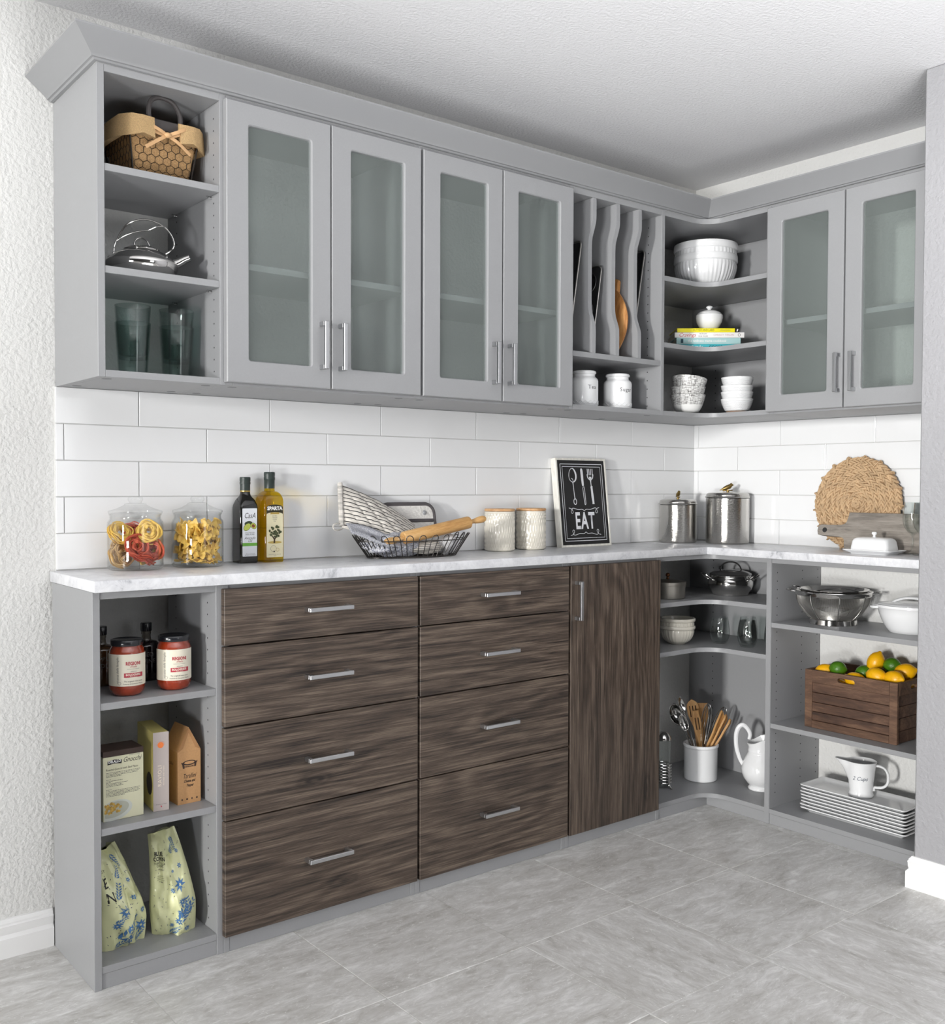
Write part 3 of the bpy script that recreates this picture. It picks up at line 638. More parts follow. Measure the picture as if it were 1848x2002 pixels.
G().tube([(0.0, a, b) for a, b in rrect(-0.105, 0.105, 0.002, L-0.002, 0.02)], 0.0022, 6, closed=True).out('rolled_rim', SATIN, t)
for cy, cz in cups:
    g = G().at(Matrix.Translation((0, cy, cz)) @ Matrix.Rotation(PI/2, 4, 'Y'))
    g.lathe([(0.0370, -0.0006), (0.0362, -0.0016), (0.0348, -0.0006), (0.0335, 0.002), (0.0270, 0.0165), (0.0250, 0.0180), (0, 0.0180), (0, 0.0190), (0.0255, 0.0190), (0.0278, 0.0170), (0.0345, 0.002)], 24, closed=False); g.out('cup', TIN, t)
ACACIA = wood('acacia_wood', (120, 74, 36), (176, 121, 66), (206, 158, 100), (10, 10, 1.2), 3.0, 0.5, 0.6)
t = thing('cutting_board', 'thin wooden board leaning in the third tray slot', 'board', (-0.7125, -0.165, 1.5476)); t.rotation_euler = (0, math.atan2(0.027, 0.265), 0)
G().prism(rrect(-0.075, 0.075, 0, 0.268, 0.012), -0.0075, 0.0075, fn, 0.002).out('board', ACACIA, t, smooth=30)
t = thing('wooden_dish', 'leaf-shaped wooden dish leaning against the thin board', 'dish', (-0.722, -0.222, 1.5478)); t.rotation_euler = (0, math.atan2(0.022, 0.24), 0.0)
g = G(); rows = []
for i in range(15):
    q = i/14; hw = 0.075*math.sin(PI*min(1, 0.04+0.94*q))**0.75; dz = 0.235*q; dp = 0.013*math.sin(PI*q)
    rows.append([(-0.0035*(1-abs(s))*0-dp*(1-s*s)+0.003*abs(s), s*hw, dz) for s in [k/6-1 for k in range(13)]]+[(0.0045-dp*(1-s*s)+0.003*abs(s), s*hw*0.985, dz) for s in [1-k/6 for k in range(13)]])
g.loft(rows); g.out('dish', ACACIA, t, smooth=50)
# canisters with lettering
def lettered(label, word, x, y, ang, rr):
    t = thing('ceramic_canister', label, 'canister', (x, y, 1.3824), facing(x, y)+ang, 'lettered canisters')
    k = rr/0.046
    p = [(0, 0), (0.043, 0), (0.0445, 0.001), (0.046, 0.004), (0.046, 0.083), (0.0445, 0.0895), (0.040, 0.0945), (0.0365, 0.097), (0.0355, 0.101), (0.036, 0.106)]
    G().lathe([(r*k, z) for r, z in p]+[(0.032*k, 0.106), (0.031*k, 0.09), (0, 0.09)], 40).out('jar', WHITECER, t)
    G().lathe([(0, 0.1063), (0.038*k, 0.1063), (0.0395*k, 0.108), (0.0395*k, 0.1125), (0.0375*k, 0.1155), (0.031*k, 0.1175), (0.012*k, 0.1195), (0, 0.120)], 40).out('lid', WHITECER, t)
    g = G(); n = 18
    for s in (1, -1):
        for i in range(n):
            P = []
            for j in range(5):
                a = 2*PI*(i+s*j/4*1.0)/n; P.append((0.0464*k*math.cos(a), 0.0464*k*math.sin(a), 0.008+0.012*j/4))
            g.tube(P, 0.0008, 4)
    g.out('embossed_lattice', WHITECER, t, kind='stuff')
    text(word, 0.0185, BLACKINK, t, Matrix.Translation((0, 0, 0.062)), bend=0.0462*k, spacing=1.15)
    return t
lettered('white ceramic canister lettered Tea below the tray dividers', 'Tea', -0.843, -0.235, 0.62, 0.0455)
lettered('white ceramic canister lettered Sugar below the tray dividers', 'Sugar', -0.692, -0.240, 0.66, 0.0468)
# ---- corner wall cabinet
def fluted_bowl(label, x, y, z, rb, rt, h, n, mat, group, nm='mixing_bowl'):
    t = thing(nm, label, 'bowl', (x, y, z), 0.1, group)
    band = h*0.80
    def mod(a, zz, r):
        if 0.006 < zz < band and r > rb*0.9: return 1+0.034*abs(math.sin(n*a/2))*min(1, (band-zz)/0.006, (zz-0.004)/0.01)
        return 1
    o = [(0, 0.001), (rb*0.86, 0), (rb*0.95, 0.003), (rb, 0.005)]
    for i in range(1, 11): q = i/10; o.append((rb+(rt-rb)*math.sin(PI/2*q)**0.95, 0.005+(band-0.005)*q**1.35))
    o += [(rt+0.003, band+0.001), (rt+0.0055, band+0.004), (rt+0.0055, h-0.003), (rt+0.004, h), (rt-0.003, h), (rt-0.004, h-0.003), (rt-0.005, band)]
    o += [(rb+(rt-0.006-rb)*math.sin(PI/2*q)**0.95, 0.011+(band-0.005)*q**1.35) for q in (0.8, 0.6, 0.4, 0.2)]+[(rb*0.8, 0.010), (0, 0.009)]
    G().lathe(o, 160, mod=mod).out('bowl_shell', mat, t, smooth=50); return t
a = fluted_bowl('lower of two large white fluted bowls in the corner cabinet', -0.190, -0.2, 1.8327, 0.058, 0.109, 0.128, 44, WHITECER, 'nested white fluted bowls')
dup(a, (-0.190, -0.2, 1.8327+0.043), 0.13, 'upper of two large white fluted bowls in the corner cabinet')
rot = math.atan2(-0.152, 0.181)
PAPER = M('book_page_paper', (226, 220, 206), 0.9, bmp=0.001, bscale=300, bstretch=(0.2, 0.2, 6))
def book(label, z0, h, w, d, off, col, yoff=0.0):
    t = thing('cookbook', label, 'book', (-0.278+off*math.cos(rot), -0.290+off*math.sin(rot), z0), rot+yoff, 'stacked cookbooks')
    m = M('book_cover_'+str(col[0]), col, 0.35)
    g = G(); r = 0.0012
    g.box(-w/2, w/2, 0, 0.0018, 0.0003, h-0.0003, 0.0005); g.box(-w/2, w/2, 0.0018, d, 0, 0.0016, 0.0004); g.box(-w/2, w/2, 0.0018, d, h-0.0016, h, 0.0004)
    g.out('cover', m, t, smooth=0)
    G().box(-w/2+0.003, w/2-0.003, 0.002, d-0.003, 0.0017, h-0.0017).out('pages', PAPER, t, smooth=0)
    return t
def spine(t, s, x, h, size, mat, **kw): return text(s, size, mat, t, face_m((x, -0.0004, h), (1, 0, 0), (0, 0, 1)), **kw)
REDINK = M('red_ink', (196, 44, 40), 0.5); TEALINK = M('dark_teal_ink', (12, 70, 84), 0.5)
z = 1.6109
b1 = book('turquoise cookbook at the bottom of the pile', z, 0.0195, 0.243, 0.17, 0.0, (64, 186, 198)); z += 0.0197
spine(b1, 'family', -0.045, 0.010, 0.017, WHITEINK, shear=0.3, align='CENTER'); spine(b1, 'COOKS', 0.022, 0.010, 0.0135, TEALINK, bold=0.0003); spine(b1, 'LAURA BASHAR', 0.083, 0.010, 0.0065, TEALINK); spine(b1, 'a new', -0.095, 0.010, 0.006, TEALINK)
b2 = book('pale aqua cookbook second from the bottom of the pile', z, 0.0225, 0.226, 0.175, -0.003, (168, 205, 205), 0.01); z += 0.0227
spine(b2, 'the wellness mama cookbook', -0.005, 0.0115, 0.0125, WHITEINK, bold=0.0002, sx=0.9); G().box(-0.098, -0.089, -0.0006, 0, 0.004, 0.0185).out('spine_emblem', TEALINK, b2, smooth=0)
b3 = book('white cookbook with red script title in the pile', z, 0.0188, 0.244, 0.165, 0.0, (236, 234, 232), -0.012); z += 0.0190
spine(b3, 'Cravings', -0.078, 0.0095, 0.020, REDINK, shear=0.35, sx=0.85); spine(b3, 'HUNGRY', -0.022, 0.0135, 0.0075, GREYINK, sx=0.9); spine(b3, 'FOR MORE', -0.022, 0.0050, 0.0075, GREYINK, sx=0.9); spine(b3, 'CHRISSY TEIGEN', 0.050, 0.0095, 0.0085, M('rose_ink', (190, 140, 140), 0.5), spacing=1.15); G().tube([(0.104+0.004*math.cos(q), -0.0004, 0.0095+0.005*math.sin(q)) for q in [2*PI*i/12 for i in range(12)]], 0.0007, 4, closed=True).out('spine_emblem', GREYINK, b3)
b4 = book('bright yellow cookbook on top of the pile under the sugar bowl', z, 0.0145, 0.203, 0.16, -0.012, (232, 220, 20), 0.006); z += 0.0147
spine(b4, 'BUTTER AND LARD', -0.008, 0.0072, 0.0105, M('olive_ink', (120, 116, 30), 0.5), sx=0.8); spine(b4, 'JOHN BARRICELLI', 0.068, 0.0072, 0.0045, GREYINK)
t = thing('paper_tag', 'small black bookmark clip with white mark beside the yellow book', 'tag', (-0.278+0.098*math.cos(rot), -0.290+0.098*math.sin(rot), b4.location.z+0.0003), rot)
G().box(-0.0065, 0.0065, 0.001, 0.06, 0.0, 0.0135, 0.001).out('clip', BLACKINK, t, smooth=0); G().prism([(-0.003, 0.003), (0.001, 0.003), (0.003, 0.011), (-0.001, 0.011)], -0.0002, 0.0011, lambda a, b, h: (a, h+0.0001, b)).out('printed_mark', WHITEINK, t, smooth=0)
t = thing('sugar_bowl', 'white lidded sugar bowl on top of the cookbooks', 'bowl', (-0.2112, -0.236, z+0.0002))
G().lathe([(0, 0), (0.024, 0), (0.0245, 0.004), (0.027, 0.006), (0.036, 0.016), (0.0445, 0.032), (0.0475, 0.047), (0.0472, 0.058), (0.0455, 0.0595), (0.043, 0.0585), (0.042, 0.045), (0.03, 0.018), (0, 0.010)], 40).out('bowl_body', WHITECER, t)
G().lathe([(0.0452, 0.0600), (0.044, 0.0625), (0.037, 0.0690), (0.026, 0.0740), (0.012, 0.0765), (0.0065, 0.0775), (0.0060, 0.0800), (0.0085, 0.0825), (0.0120, 0.0865), (0.0118, 0.0885), (0.0060, 0.0925), (0, 0.0940)], 40).out('lid', WHITECER, t)
def scribble():
    m, nt, b = base('scribble_pattern_glaze'); b.inputs['Roughness'].default_value = 0.3
    tc = nt.add('ShaderNodeTexCoord'); sp = nt.add('ShaderNodeSeparateXYZ'); nt.ln(tc, 'Object', sp, 0)
    at = nt.add('ShaderNodeMath', operation='ARCTAN2'); nt.ln(sp, 1, at, 0); nt.ln(sp, 0, at, 1)
    cb = nt.add('ShaderNodeCombineXYZ'); nt.ln(at, 0, cb, 0); nt.ln(sp, 2, cb, 1)
    def lay(sc, s):
        mp = nt.add('ShaderNodeMapping'); mp.inputs['Scale'].default_value = sc; nt.ln(cb, 0, mp, 0)
        n = nt.add('ShaderNodeTexNoise', i_Scale=s, i_Detail=2.0); nt.ln(mp, 0, n, 0)
        c = nt.add('ShaderNodeMath', operation='GREATER_THAN'); c.inputs[1].default_value = 0.53; nt.ln(n, 0, c, 0); return c
    a, c = lay((1.0, 150, 1), 3), lay((14, 12, 1), 3)
    mx = nt.add('ShaderNodeMath', operation='ADD'); nt.ln(a, 0, mx, 0); nt.ln(c, 0, mx, 1)
    top = nt.add('ShaderNodeMath', operation='GREATER_THAN'); top.inputs[1].default_value = 0.030; nt.ln(sp, 2, top, 0)
    m2 = nt.add('ShaderNodeMath', operation='MULTIPLY'); nt.ln(mx, 0, m2, 0); nt.ln(top, 0, m2, 1)
    cr = nt.add('ShaderNodeValToRGB'); e = cr.color_ramp.elements; e[0].position = 0.0; e[0].color = lin((232, 232, 230)); e[1].position = 1.0; e[1].color = lin((84, 80, 78))
    m3 = nt.add('ShaderNodeMath', operation='MULTIPLY'); m3.inputs[1].default_value = 0.55; nt.ln(m2, 0, m3, 0); nt.ln(m3, 0, cr, 0); nt.ln(cr, 0, b, 'Base Color'); return m
SCRIB = scribble()
t = thing('rice_bowl', 'bottom bowl of the grey scribble-patterned stack', 'bowl', (-0.359, -0.262, 1.3824), 0.3, 'patterned bowls')
G().lathe(bowl_prof(0.026, 0.0612, 0.0655, 0.003, 0.003, 0.5), 48).out('bowl_shell', SCRIB, t, smooth=60)
dup(t, (-0.359, -0.262, 1.3824+0.0275), 1.4, 'middle bowl of the grey scribble-patterned stack')
dup(t, (-0.360, -0.262, 1.3824+0.0590), (0.07, -0.14, 2.7), 'top tilted bowl of the grey scribble-patterned stack')
t = thing('ribbed_bowl', 'bottom white ribbed bowl with bare clay foot in the stack of four', 'bowl', (-0.245, -0.385, 1.3824), 0, 'white ribbed bowls')
pr = [(0, 0), (0.034, 0), (0.036, 0.008)]; ins = []
for i in range(25): q = i/24; r = 0.037+0.0185*q**0.6; pr.append((r+(0.0013 if i % 2 else 0)*(q < 0.86), 0.0085+0.041*q))
G().lathe([(0, 0.0), (0.0345, 0.0), (0.0365, 0.0083), (0.02, 0.0085), (0, 0.0085)], 40).out('clay_foot', M('bare_clay', (150, 126, 108), 0.8), t)
G().lathe(pr[2:]+[(0.0545, 0.0503), (0.0525, 0.049), (0.045, 0.025), (0.034, 0.013), (0, 0.012)], 48).out('bowl_shell', WHITECER, t, smooth=40)
for k, (dz, nm) in enumerate(((0.0245, 'second white ribbed bowl from the bottom of the stack of four'), (0.0460, 'third white ribbed bowl from the bottom of the stack of four'), (0.0745, 'top white ribbed bowl of the stack of four'))): dup(t, (-0.245+0.0006*k, -0.385, 1.3824+dz), 0.2*k, nm)
# ================================================================ COUNTER
# ---- pasta jars
JARG = clear('jar_glass', (0.985, 0.99, 0.988), 1.0, 0.01)
def glass_jar(label, x, y, r):
    t = thing('glass_jar', label, 'jar', (x, y, CT+0.0003), facing(x, y), 'glass pasta jars'); k = r/0.0668; w = 0.0022
    o = [(0, 0), (0.058, 0), (0.063, 0.0015), (0.0662, 0.006), (0.0668, 0.012), (0.0668, 0.112), (0.0658, 0.118), (0.0625, 0.1225), (0.0605, 0.126), (0.0605, 0.133), (0.0625, 0.1355), (0.0630, 0.1375)]
    i = [(0.0605, 0.138), (0.0582, 0.133), (0.0582, 0.126), (0.0600, 0.1215), (0.0636, 0.1165), (0.0646, 0.111), (0.0646, 0.0125), (0.0625, 0.007), (0.057, 0.0048), (0, 0.0045)]
    G().lathe([(a*k, b) for a, b in o+i], 56).out('jar_body', JARG, t, smooth=50)
    l = [(0, 0.1405), (0.056, 0.1405), (0.058, 0.1388), (0.0635, 0.1388), (0.0645, 0.1405), (0.0645, 0.1445), (0.063, 0.1462), (0.057, 0.1475), (0.042, 0.1525), (0.029, 0.1590), (0.0265, 0.1605), (0.0255, 0.1635), (0.0200, 0.1650), (0.0145, 0.1655), (0.0150, 0.1680), (0.0175, 0.1715), (0.0180, 0.1745), (0.0170, 0.1795), (0.0150, 0.1815), (0, 0.1820)]
    G().lathe([(a*k, b) for a, b in l], 48).out('lid', JARG, t, smooth=40)
    return t
j1 = glass_jar('lidded glass jar of coloured pasta nests on the left end of the counter', -2.2511, -0.0795, 0.0668)
j2 = glass_jar('lidded glass jar of yellow bow-tie pasta beside the pasta nest jar', -2.0884, -0.0785, 0.0652)
PY = M('yellow_egg_pasta', (232, 192, 92), 0.6, vary=0.08, vscale=60); PR = M('tomato_red_pasta', (206, 92, 66), 0.6, vary=0.1, vscale=60); PB = M('wholewheat_pasta', (210, 176, 120), 0.6, vary=0.1, vscale=60)
rng = random.Random(3)
def nest_mesh(seed, R, H):
    r = random.Random(seed); g = G()
    for k in range(20):
        ph = r.uniform(0, 2*PI); rr = R*r.uniform(0.22, 1.0); zz = H*r.uniform(-0.8, 0.8); ti = r.uniform(-0.35, 0.35); P = []
        for i in range(27):
            a = ph+2*PI*1.12*i/26; q = rr*(1+0.10*math.sin(3*a+ph)); P.append((q*math.cos(a), q*math.sin(a), zz+ti*q*math.cos(a-ph)+0.002*math.sin(5*a)))
        g.tube(P, 0.0023, 4, flat=0.42, up=(0.05, 0.02, 1) if k % 3 else None)
    return g
def local(j, t, f, z):   # t right, f towards the camera, z up in the jar -> world
    a = j.rotation_euler.z; return Vector((j.location.x+t*math.cos(a)+f*math.sin(a), j.location.y+t*math.sin(a)-f*math.cos(a), j.location.z+z))
NEST = [('yellow', PY, -0.036, 0.018, 0.091, (1.0, 0.3, 0.4), 'upper left'), ('red', PR, -0.005, -0.024, 0.096, (0.5, 0.1, 0), 'upper back'), ('yellow', PY, 0.031, 0.016, 0.094, (1.15, -0.25, 0.2), 'upper right'),
        ('red', PR, 0.001, 0.034, 0.058, (1.25, 0.05, 0.5), 'front middle'), ('red', PR, 0.042, 0.005, 0.047, (1.1, -0.75, 0.1), 'right side'), ('wholewheat', PB, -0.034, 0.018, 0.036, (0.9, 0.7, 0.3), 'lower left'),
        ('red', PR, 0.022, 0.032, 0.030, (0.25, 0.2, 0.8), 'bottom front'), ('yellow', PY, 0.030, -0.030, 0.034, (0.5, -0.4, 0.2), 'bottom back'), ('wholewheat', PB, -0.030, -0.032, 0.060, (0.8, 0.5, 0), 'back left'), ('yellow', PY, 0.028, -0.030, 0.066, (0.7, -0.5, 0), 'back right')]
for k, (cn, m, a, f, z, rot_, where) in enumerate(NEST):
    o = nest_mesh(k, 0.0285 if k != 3 else 0.0310, 0.0135).out('pasta_nest', m, None, smooth=40); o.location = local(j1, a, f, z); o.rotation_euler = (rot_[0], rot_[1], rot_[2]+j1.rotation_euler.z)
    tag(o, f'{cn} ribbon pasta nest at the {where} of the jar', 'pasta', 'pasta nests in the jar')
def bow():
    g = G()
    def fn(u, v):
        x = (u-0.5)*2; e = abs(x); w = 0.0042+0.0082*min(1, e*1.7)**0.8*math.sqrt(max(0.0, 1-max(0, e-0.62)**2/0.145)); y = (v-0.5)*2*w
        return (x*0.0150, y, 0.0035*math.cos(y/0.004)*max(0, 1-e*2.2)+0.0022*math.sin(4*y/0.012)*(1-0.6*e)+0.003*x*x)
    g.grid(fn, 10, 8); m = g.out('farfalle', PY, None, smooth=60); s = m.modifiers.new('thickness', 'SOLIDIFY'); s.thickness = 0.0016; return m
bw = None; placed = []
tries = 0
while len(placed) < 120 and tries < 14000:
    tries += 1; q = 0.0450*math.sqrt(rng.random()); a = rng.uniform(0, 2*PI); z = rng.uniform(0.010, 0.112)
    if len(placed) < 66: q = 0.042+0.006*rng.random(); a = PI*1.5+rng.uniform(-1.7, 1.7)
    p = Vector((q*math.cos(a), q*math.sin(a), z))
    if any((p-o_).length < 0.0122 for o_ in placed): continue
    placed.append(p)
for p in placed:
    if bw is None: bw = bow(); o = bw; tag(o, 'yellow bow-tie pasta piece inside the glass jar', 'pasta', 'bow-tie pasta in the jar')
    else: o = bw.copy(); COL.objects.link(o)
    o.location = j2.matrix_basis @ p if False else local(j2, p.x, -p.y, p.z)
    o.rotation_euler = (rng.uniform(0.6, 2.2), rng.uniform(-0.9, 0.9), rng.uniform(0, 2*PI)) if p.z > 0.02 else (rng.uniform(-.3, .3), rng.uniform(-.3, .3), rng.uniform(0, 2*PI))
# ---- oil bottles (square, axis aligned)
OILD = M('dark_bottle_glass', (18, 17, 14), 0.05, coat=0.5)
OILY = clear('golden_oil_glass', (0.88, 0.73, 0.10), 1.0, 0.01)
GCAP = M('dark_green_cap', (38, 50, 46), 0.4); GOLD = M('gold_foil', (196, 168, 96), 0.3, 0.9)
LABW = M('white_label_paper', (232, 235, 240), 0.5); LABC = M('cream_label_paper', (222, 214, 180), 0.55)
def sq(w, d, z, r, n=5): return [(x, y, z) for x, y in rrect(-w, w, -d, d, r, n)]
def square_bottle(g, rows, rc):
    g.loft([sq(w, w, z, min(r, w*0.999)) for w, z, r in rows]); return g
x0, y0 = -1.9352, -0.0385
t = thing('oil_bottle', 'dark square avocado oil bottle with white label', 'bottle', (x0, y0, CT), 0)
square_bottle(G(), [(0.0245, 0, 0.006), (0.0262, 0.002, 0.006), (0.0265, 0.004, 0.006), (0.0265, 0.150, 0.006), (0.0258, 0.158, 0.008), (0.0225, 0.170, 0.012), (0.0165, 0.1805, 0.0155), (0.0138, 0.187, 0.0137), (0.0132, 0.194, 0.0131), (0.0132, 0.199, 0.0131)], 0).out('bottle_body', OILD, t, smooth=50)
G().lathe([(0.0134, 0.193), (0.0136, 0.2125), (0.0142, 0.2128), (0.0146, 0.217), (0.0138, 0.2195), (0.0144, 0.2225), (0.0144, 0.231), (0.0128, 0.2325), (0, 0.2325)], 28).out('cap', GCAP, t)
G().lathe([(0.0135, 0.1925), (0.0139, 0.193), (0.0139, 0.1952), (0.0135, 0.1957)], 28).out('gold_ring', GOLD, t)
yf = -0.0268
def panel(poly, mat, parent, nm, yy, th=0.0004): return G().prism(poly, yy, yy-th, lambda a, b, h: (a, h, b)).out(nm, mat, parent, smooth=0)
AG = M('avocado_green', (196, 206, 92), 0.5); AD = M('avocado_skin', (52, 66, 34), 0.5); AS = M('avocado_stone', (132, 66, 40), 0.5); LIME = M('lime_green_band', (112, 178, 68), 0.5)
lb = panel(rrect(-0.0212, 0.0216, 0.0185, 0.148, 0.002), LABW, t, 'front_label', yf)
def ell(cx, cz, a, b, rot_=0, n=20): return [(cx+a*math.cos(q)*math.cos(rot_)-b*math.sin(q)*math.sin(rot_), cz+a*math.cos(q)*math.sin(rot_)+b*math.sin(q)*math.cos(rot_)) for q in [2*PI*i/n for i in range(n)]]
panel(ell(-0.004, 0.1075, 0.0115, 0.0062, 0.15), AD, lb, 'avocado_print', yf-0.0004); panel(ell(-0.0075, 0.098, 0.0125, 0.0085, 0.75), AD, lb, 'avocado_print', yf-0.0005); panel(ell(-0.0075, 0.098, 0.0115, 0.0075, 0.75), AG, lb, 'avocado_print', yf-0.0006)
panel(ell(0.011, 0.1005, 0.0098, 0.0075, -0.75), AD, lb, 'avocado_print', yf-0.0005); panel(ell(0.011, 0.1005, 0.0088, 0.0066, -0.75), AG, lb, 'avocado_print', yf-0.0006); panel(ell(0.0105, 0.1005, 0.0048, 0.0042, -0.75), AS, lb, 'avocado_print', yf-0.0007)
panel([(-0.0212, 0.0465), (0.0216, 0.0465), (0.0216, 0.0550), (-0.0212, 0.0550)], LIME, lb, 'green_band', yf-0.0004)
def ftext(p, s, size, x, z, mat, yy, **kw): return text(s, size, mat, p, face_m((x, yy, z), (1, 0, 0), (0, 0, 1)), **kw)
ftext(lb, 'CasA', 0.0205, 0.0, 0.128, BLACKINK, yf-0.0006, shear=0.3, sx=0.75); ftext(lb, 'COLD PRESSED', 0.0042, 0, 0.0825, GREYINK, yf-0.0006); ftext(lb, '100% PURE', 0.0058, 0, 0.0775, BLACKINK, yf-0.0006)
ftext(lb, 'Avocado', 0.0105, 0, 0.0680, BLACKINK, yf-0.0006, shear=0.45, sx=0.85); ftext(lb, 'Oil', 0.0105, 0, 0.0600, BLACKINK, yf-0.0006, shear=0.45, sx=0.85); ftext(lb, '500 ml (16.9 FL OZ)', 0.0032, 0.002, 0.0252, GREYINK, yf-0.0006); ftext(lb, 'PRODUCT OF MEXICO', 0.0032, 0.002, 0.0218, GREYINK, yf-0.0006)
x0, y0 = -1.8645, -0.0425
t = thing('oil_bottle', 'golden olive oil bottle with cream label and dark green cap', 'bottle', (x0, y0, CT), 0)
rows = [(0.028, 0, 0.008), (0.0297, 0.002, 0.008), (0.030, 0.005, 0.008), (0.030, 0.166, 0.008)]+[(0.0145+0.0155*math.cos(a), 0.166+0.028*math.sin(a), 0.008+0.005*math.sin(a)) for a in [PI/2*i/8 for i in range(1, 9)]]+[(0.0140, 0.200, 0.0139), (0.0138, 0.2035, 0.0137)]
square_bottle(G(), rows, 0).out('bottle_body', OILY, t, smooth=50)
G().lathe([(0.0142, 0.2015), (0.0144, 0.224), (0.0152, 0.2255), (0.0155, 0.231), (0.0148, 0.234), (0.0152, 0.2365), (0.0152, 0.2445), (0.0140, 0.2465), (0, 0.2465)], 28).out('cap', GCAP, t)
yf = -0.0303
lp = rrect(-0.0245, 0.0245, 0.0140, 0.140, 0.002)
lb = panel(lp, LABC, t, 'front_label', yf)
arc = [(-0.0245, 0.131)]+[(0.0245*math.cos(a), 0.150+0.008*math.sin(a)) for a in [PI-PI*i/12 for i in range(13)]]+[(0.0245, 0.131)]+[(0.0245*math.cos(a), 0.131+0.006*math.sin(a)) for a in [PI*i/10 for i in range(1, 10)]]
panel(arc, M('deep_olive_print', (46, 42, 20), 0.5), lb, 'name_band', yf-0.0004); ftext(lb, 'SPARTA', 0.0135, 0, 0.1470, WHITEINK, yf-0.0009, bold=0.0006, sx=0.95)
panel([(-0.014, 0.1315), (0.014, 0.1315), (0.012, 0.1365), (-0.012, 0.1365)], GOLD, lb, 'gold_ribbon', yf-0.0009)
for i, s in enumerate(('EXTRA', 'VIRGIN', 'OLIVE', 'OIL')): ftext(lb, s, 0.0045, 0, 0.1265-0.0048*i, GREYINK, yf-0.0006)
OT = M('olive_tree_print', (62, 70, 40), 0.6, vary=0.6, vscale=300); OB = M('olive_trunk_print', (66, 50, 34), 0.6); OGR = M('olive_ground_print', (182, 158, 84), 0.6)
rg = random.Random(5)
panel(ell(0, 0.0545, 0.021, 0.0035), OGR, lb, 'printed_ground', yf-0.0004)
panel([(-0.0045, 0.053), (0.001, 0.053), (0.001, 0.062), (0.008, 0.073), (0.005, 0.073), (-0.001, 0.066), (-0.008, 0.074), (-0.010, 0.073), (-0.003, 0.062)], OB, lb, 'printed_trunk', yf-0.0005)
for i in range(26):
    a = rg.uniform(0, 2*PI); q = math.sqrt(rg.random()); panel(ell(0.0185*q*math.cos(a), 0.0845+0.0155*q*math.sin(a), rg.uniform(0.0028, 0.005), rg.uniform(0.0022, 0.004), rg.uniform(0, 3), 9), OT, lb, 'printed_leaves', yf-0.0005-0.00002*i)
G().tube([(-0.004+0.0085*math.cos(q), yf-0.0006, 0.0375+0.0085*math.sin(q)) for q in [2*PI*i/18 for i in range(18)]], 0.0003, 4, closed=True).out('printed_seal', GREYINK, lb)
G().tube([(0.0085+0.0048*math.cos(q), yf-0.0006, 0.0345+0.0048*math.sin(q)) for q in [2*PI*i/14 for i in range(14)]], 0.0004, 4, closed=True).out('printed_seal', GOLD, lb)
panel(ell(-0.002, 0.0295, 0.002, 0.002), BLACKINK, lb, 'printed_olive', yf-0.0006); ftext(lb, '33.8 FL OZ (1 QT 1.8 FL OZ)', 0.003, 0, 0.0215, GREYINK, yf-0.0006); ftext(lb, '1 Litre', 0.003, 0, 0.018, GREYINK, yf-0.0006)
# ---- wire basket with kitchen linens and rolling pin
BX, BY = -1.432, -0.112
t = thing('wire_basket', 'oval dark wire basket holding linens and a rolling pin', 'basket', (BX, BY, CT+0.0002), -0.06)
IRON = M('dark_pewter_wire', (72, 70, 68), 0.4, 0.75)
def ov(a, A, Bq, z): return (A*math.cos(a), Bq*math.sin(a), z)
A0, B0, A1, B1, HT = 0.148, 0.070, 0.196, 0.096, 0.067
G().tube([ov(2*PI*i/48, A0, B0, 0.0022) for i in range(48)], 0.0021, 6, closed=True).out('base_ring', IRON, t)
G().tube([ov(2*PI*i/56, A0+(A1-A0)*0.72, B0+(B1-B0)*0.72, 0.050) for i in range(56)], 0.0015, 6, closed=True).out('rim_wire', IRON, t)
for y in (-0.03, 0, 0.03):
    xx = A0*math.sqrt(1-(y/B0)**2); G().tube([(-xx, y, 0.0022), (xx, y, 0.0022)], 0.0015, 6).out('base_wire', IRON, t)
NL = 28
for i in range(NL):
    a0 = 2*PI*(i+0.5)/NL; da = 2*PI/NL*0.27; P = [ov(a0-da, A0, B0, 0.002), ov(a0-da, A0+(A1-A0)*0.82, B0+(B1-B0)*0.82, HT*0.82)]
    for k in range(1, 6): q = PI*k/6; P.append(ov(a0-da*math.cos(q), A0+(A1-A0)*(0.82+0.18*math.sin(q)), B0+(B1-B0)*(0.82+0.18*math.sin(q)), HT*(0.82+0.18*math.sin(q))))
    P += [ov(a0+da, A0+(A1-A0)*0.82, B0+(B1-B0)*0.82, HT*0.82), ov(a0+da, A0, B0, 0.002)]
    G().tube(P, 0.0014, 6).out('wire_loop', IRON, t)
def stripes(name, light, dark, scale, axis, thresh=0.5, wob=0.0, fine=0.0):
    m, nt, b = base(name); b.inputs['Roughness'].default_value = 0.9
    at = nt.add('ShaderNodeAttribute', attribute_name='uvw'); sp = nt.add('ShaderNodeSeparateXYZ'); nt.ln(at, 'Vector', sp, 0)
    ml = nt.add('ShaderNodeMath', operation='MULTIPLY'); ml.inputs[1].default_value = scale; nt.ln(sp, axis, ml, 0)
    fr = nt.add('ShaderNodeMath', operation='FRACT'); nt.ln(ml, 0, fr, 0)
    cr = nt.add('ShaderNodeValToRGB'); cr.color_ramp.interpolation = 'EASE'; e = cr.color_ramp.elements
    e[0].position = 0.0; e[0].color = lin(light); e[1].position = 1.0; e[1].color = lin(light)
    for p, c in ((0.26, light), (0.34, dark), (0.50, dark), (0.58, light), (0.72, light), (0.76, tuple((x+y)//2 for x, y in zip(light, dark))), (0.80, light)): x = e.new(p); x.color = lin(c)
    nt.ln(fr, 0, cr, 0); nt.ln(cr, 0, b, 'Base Color'); return m
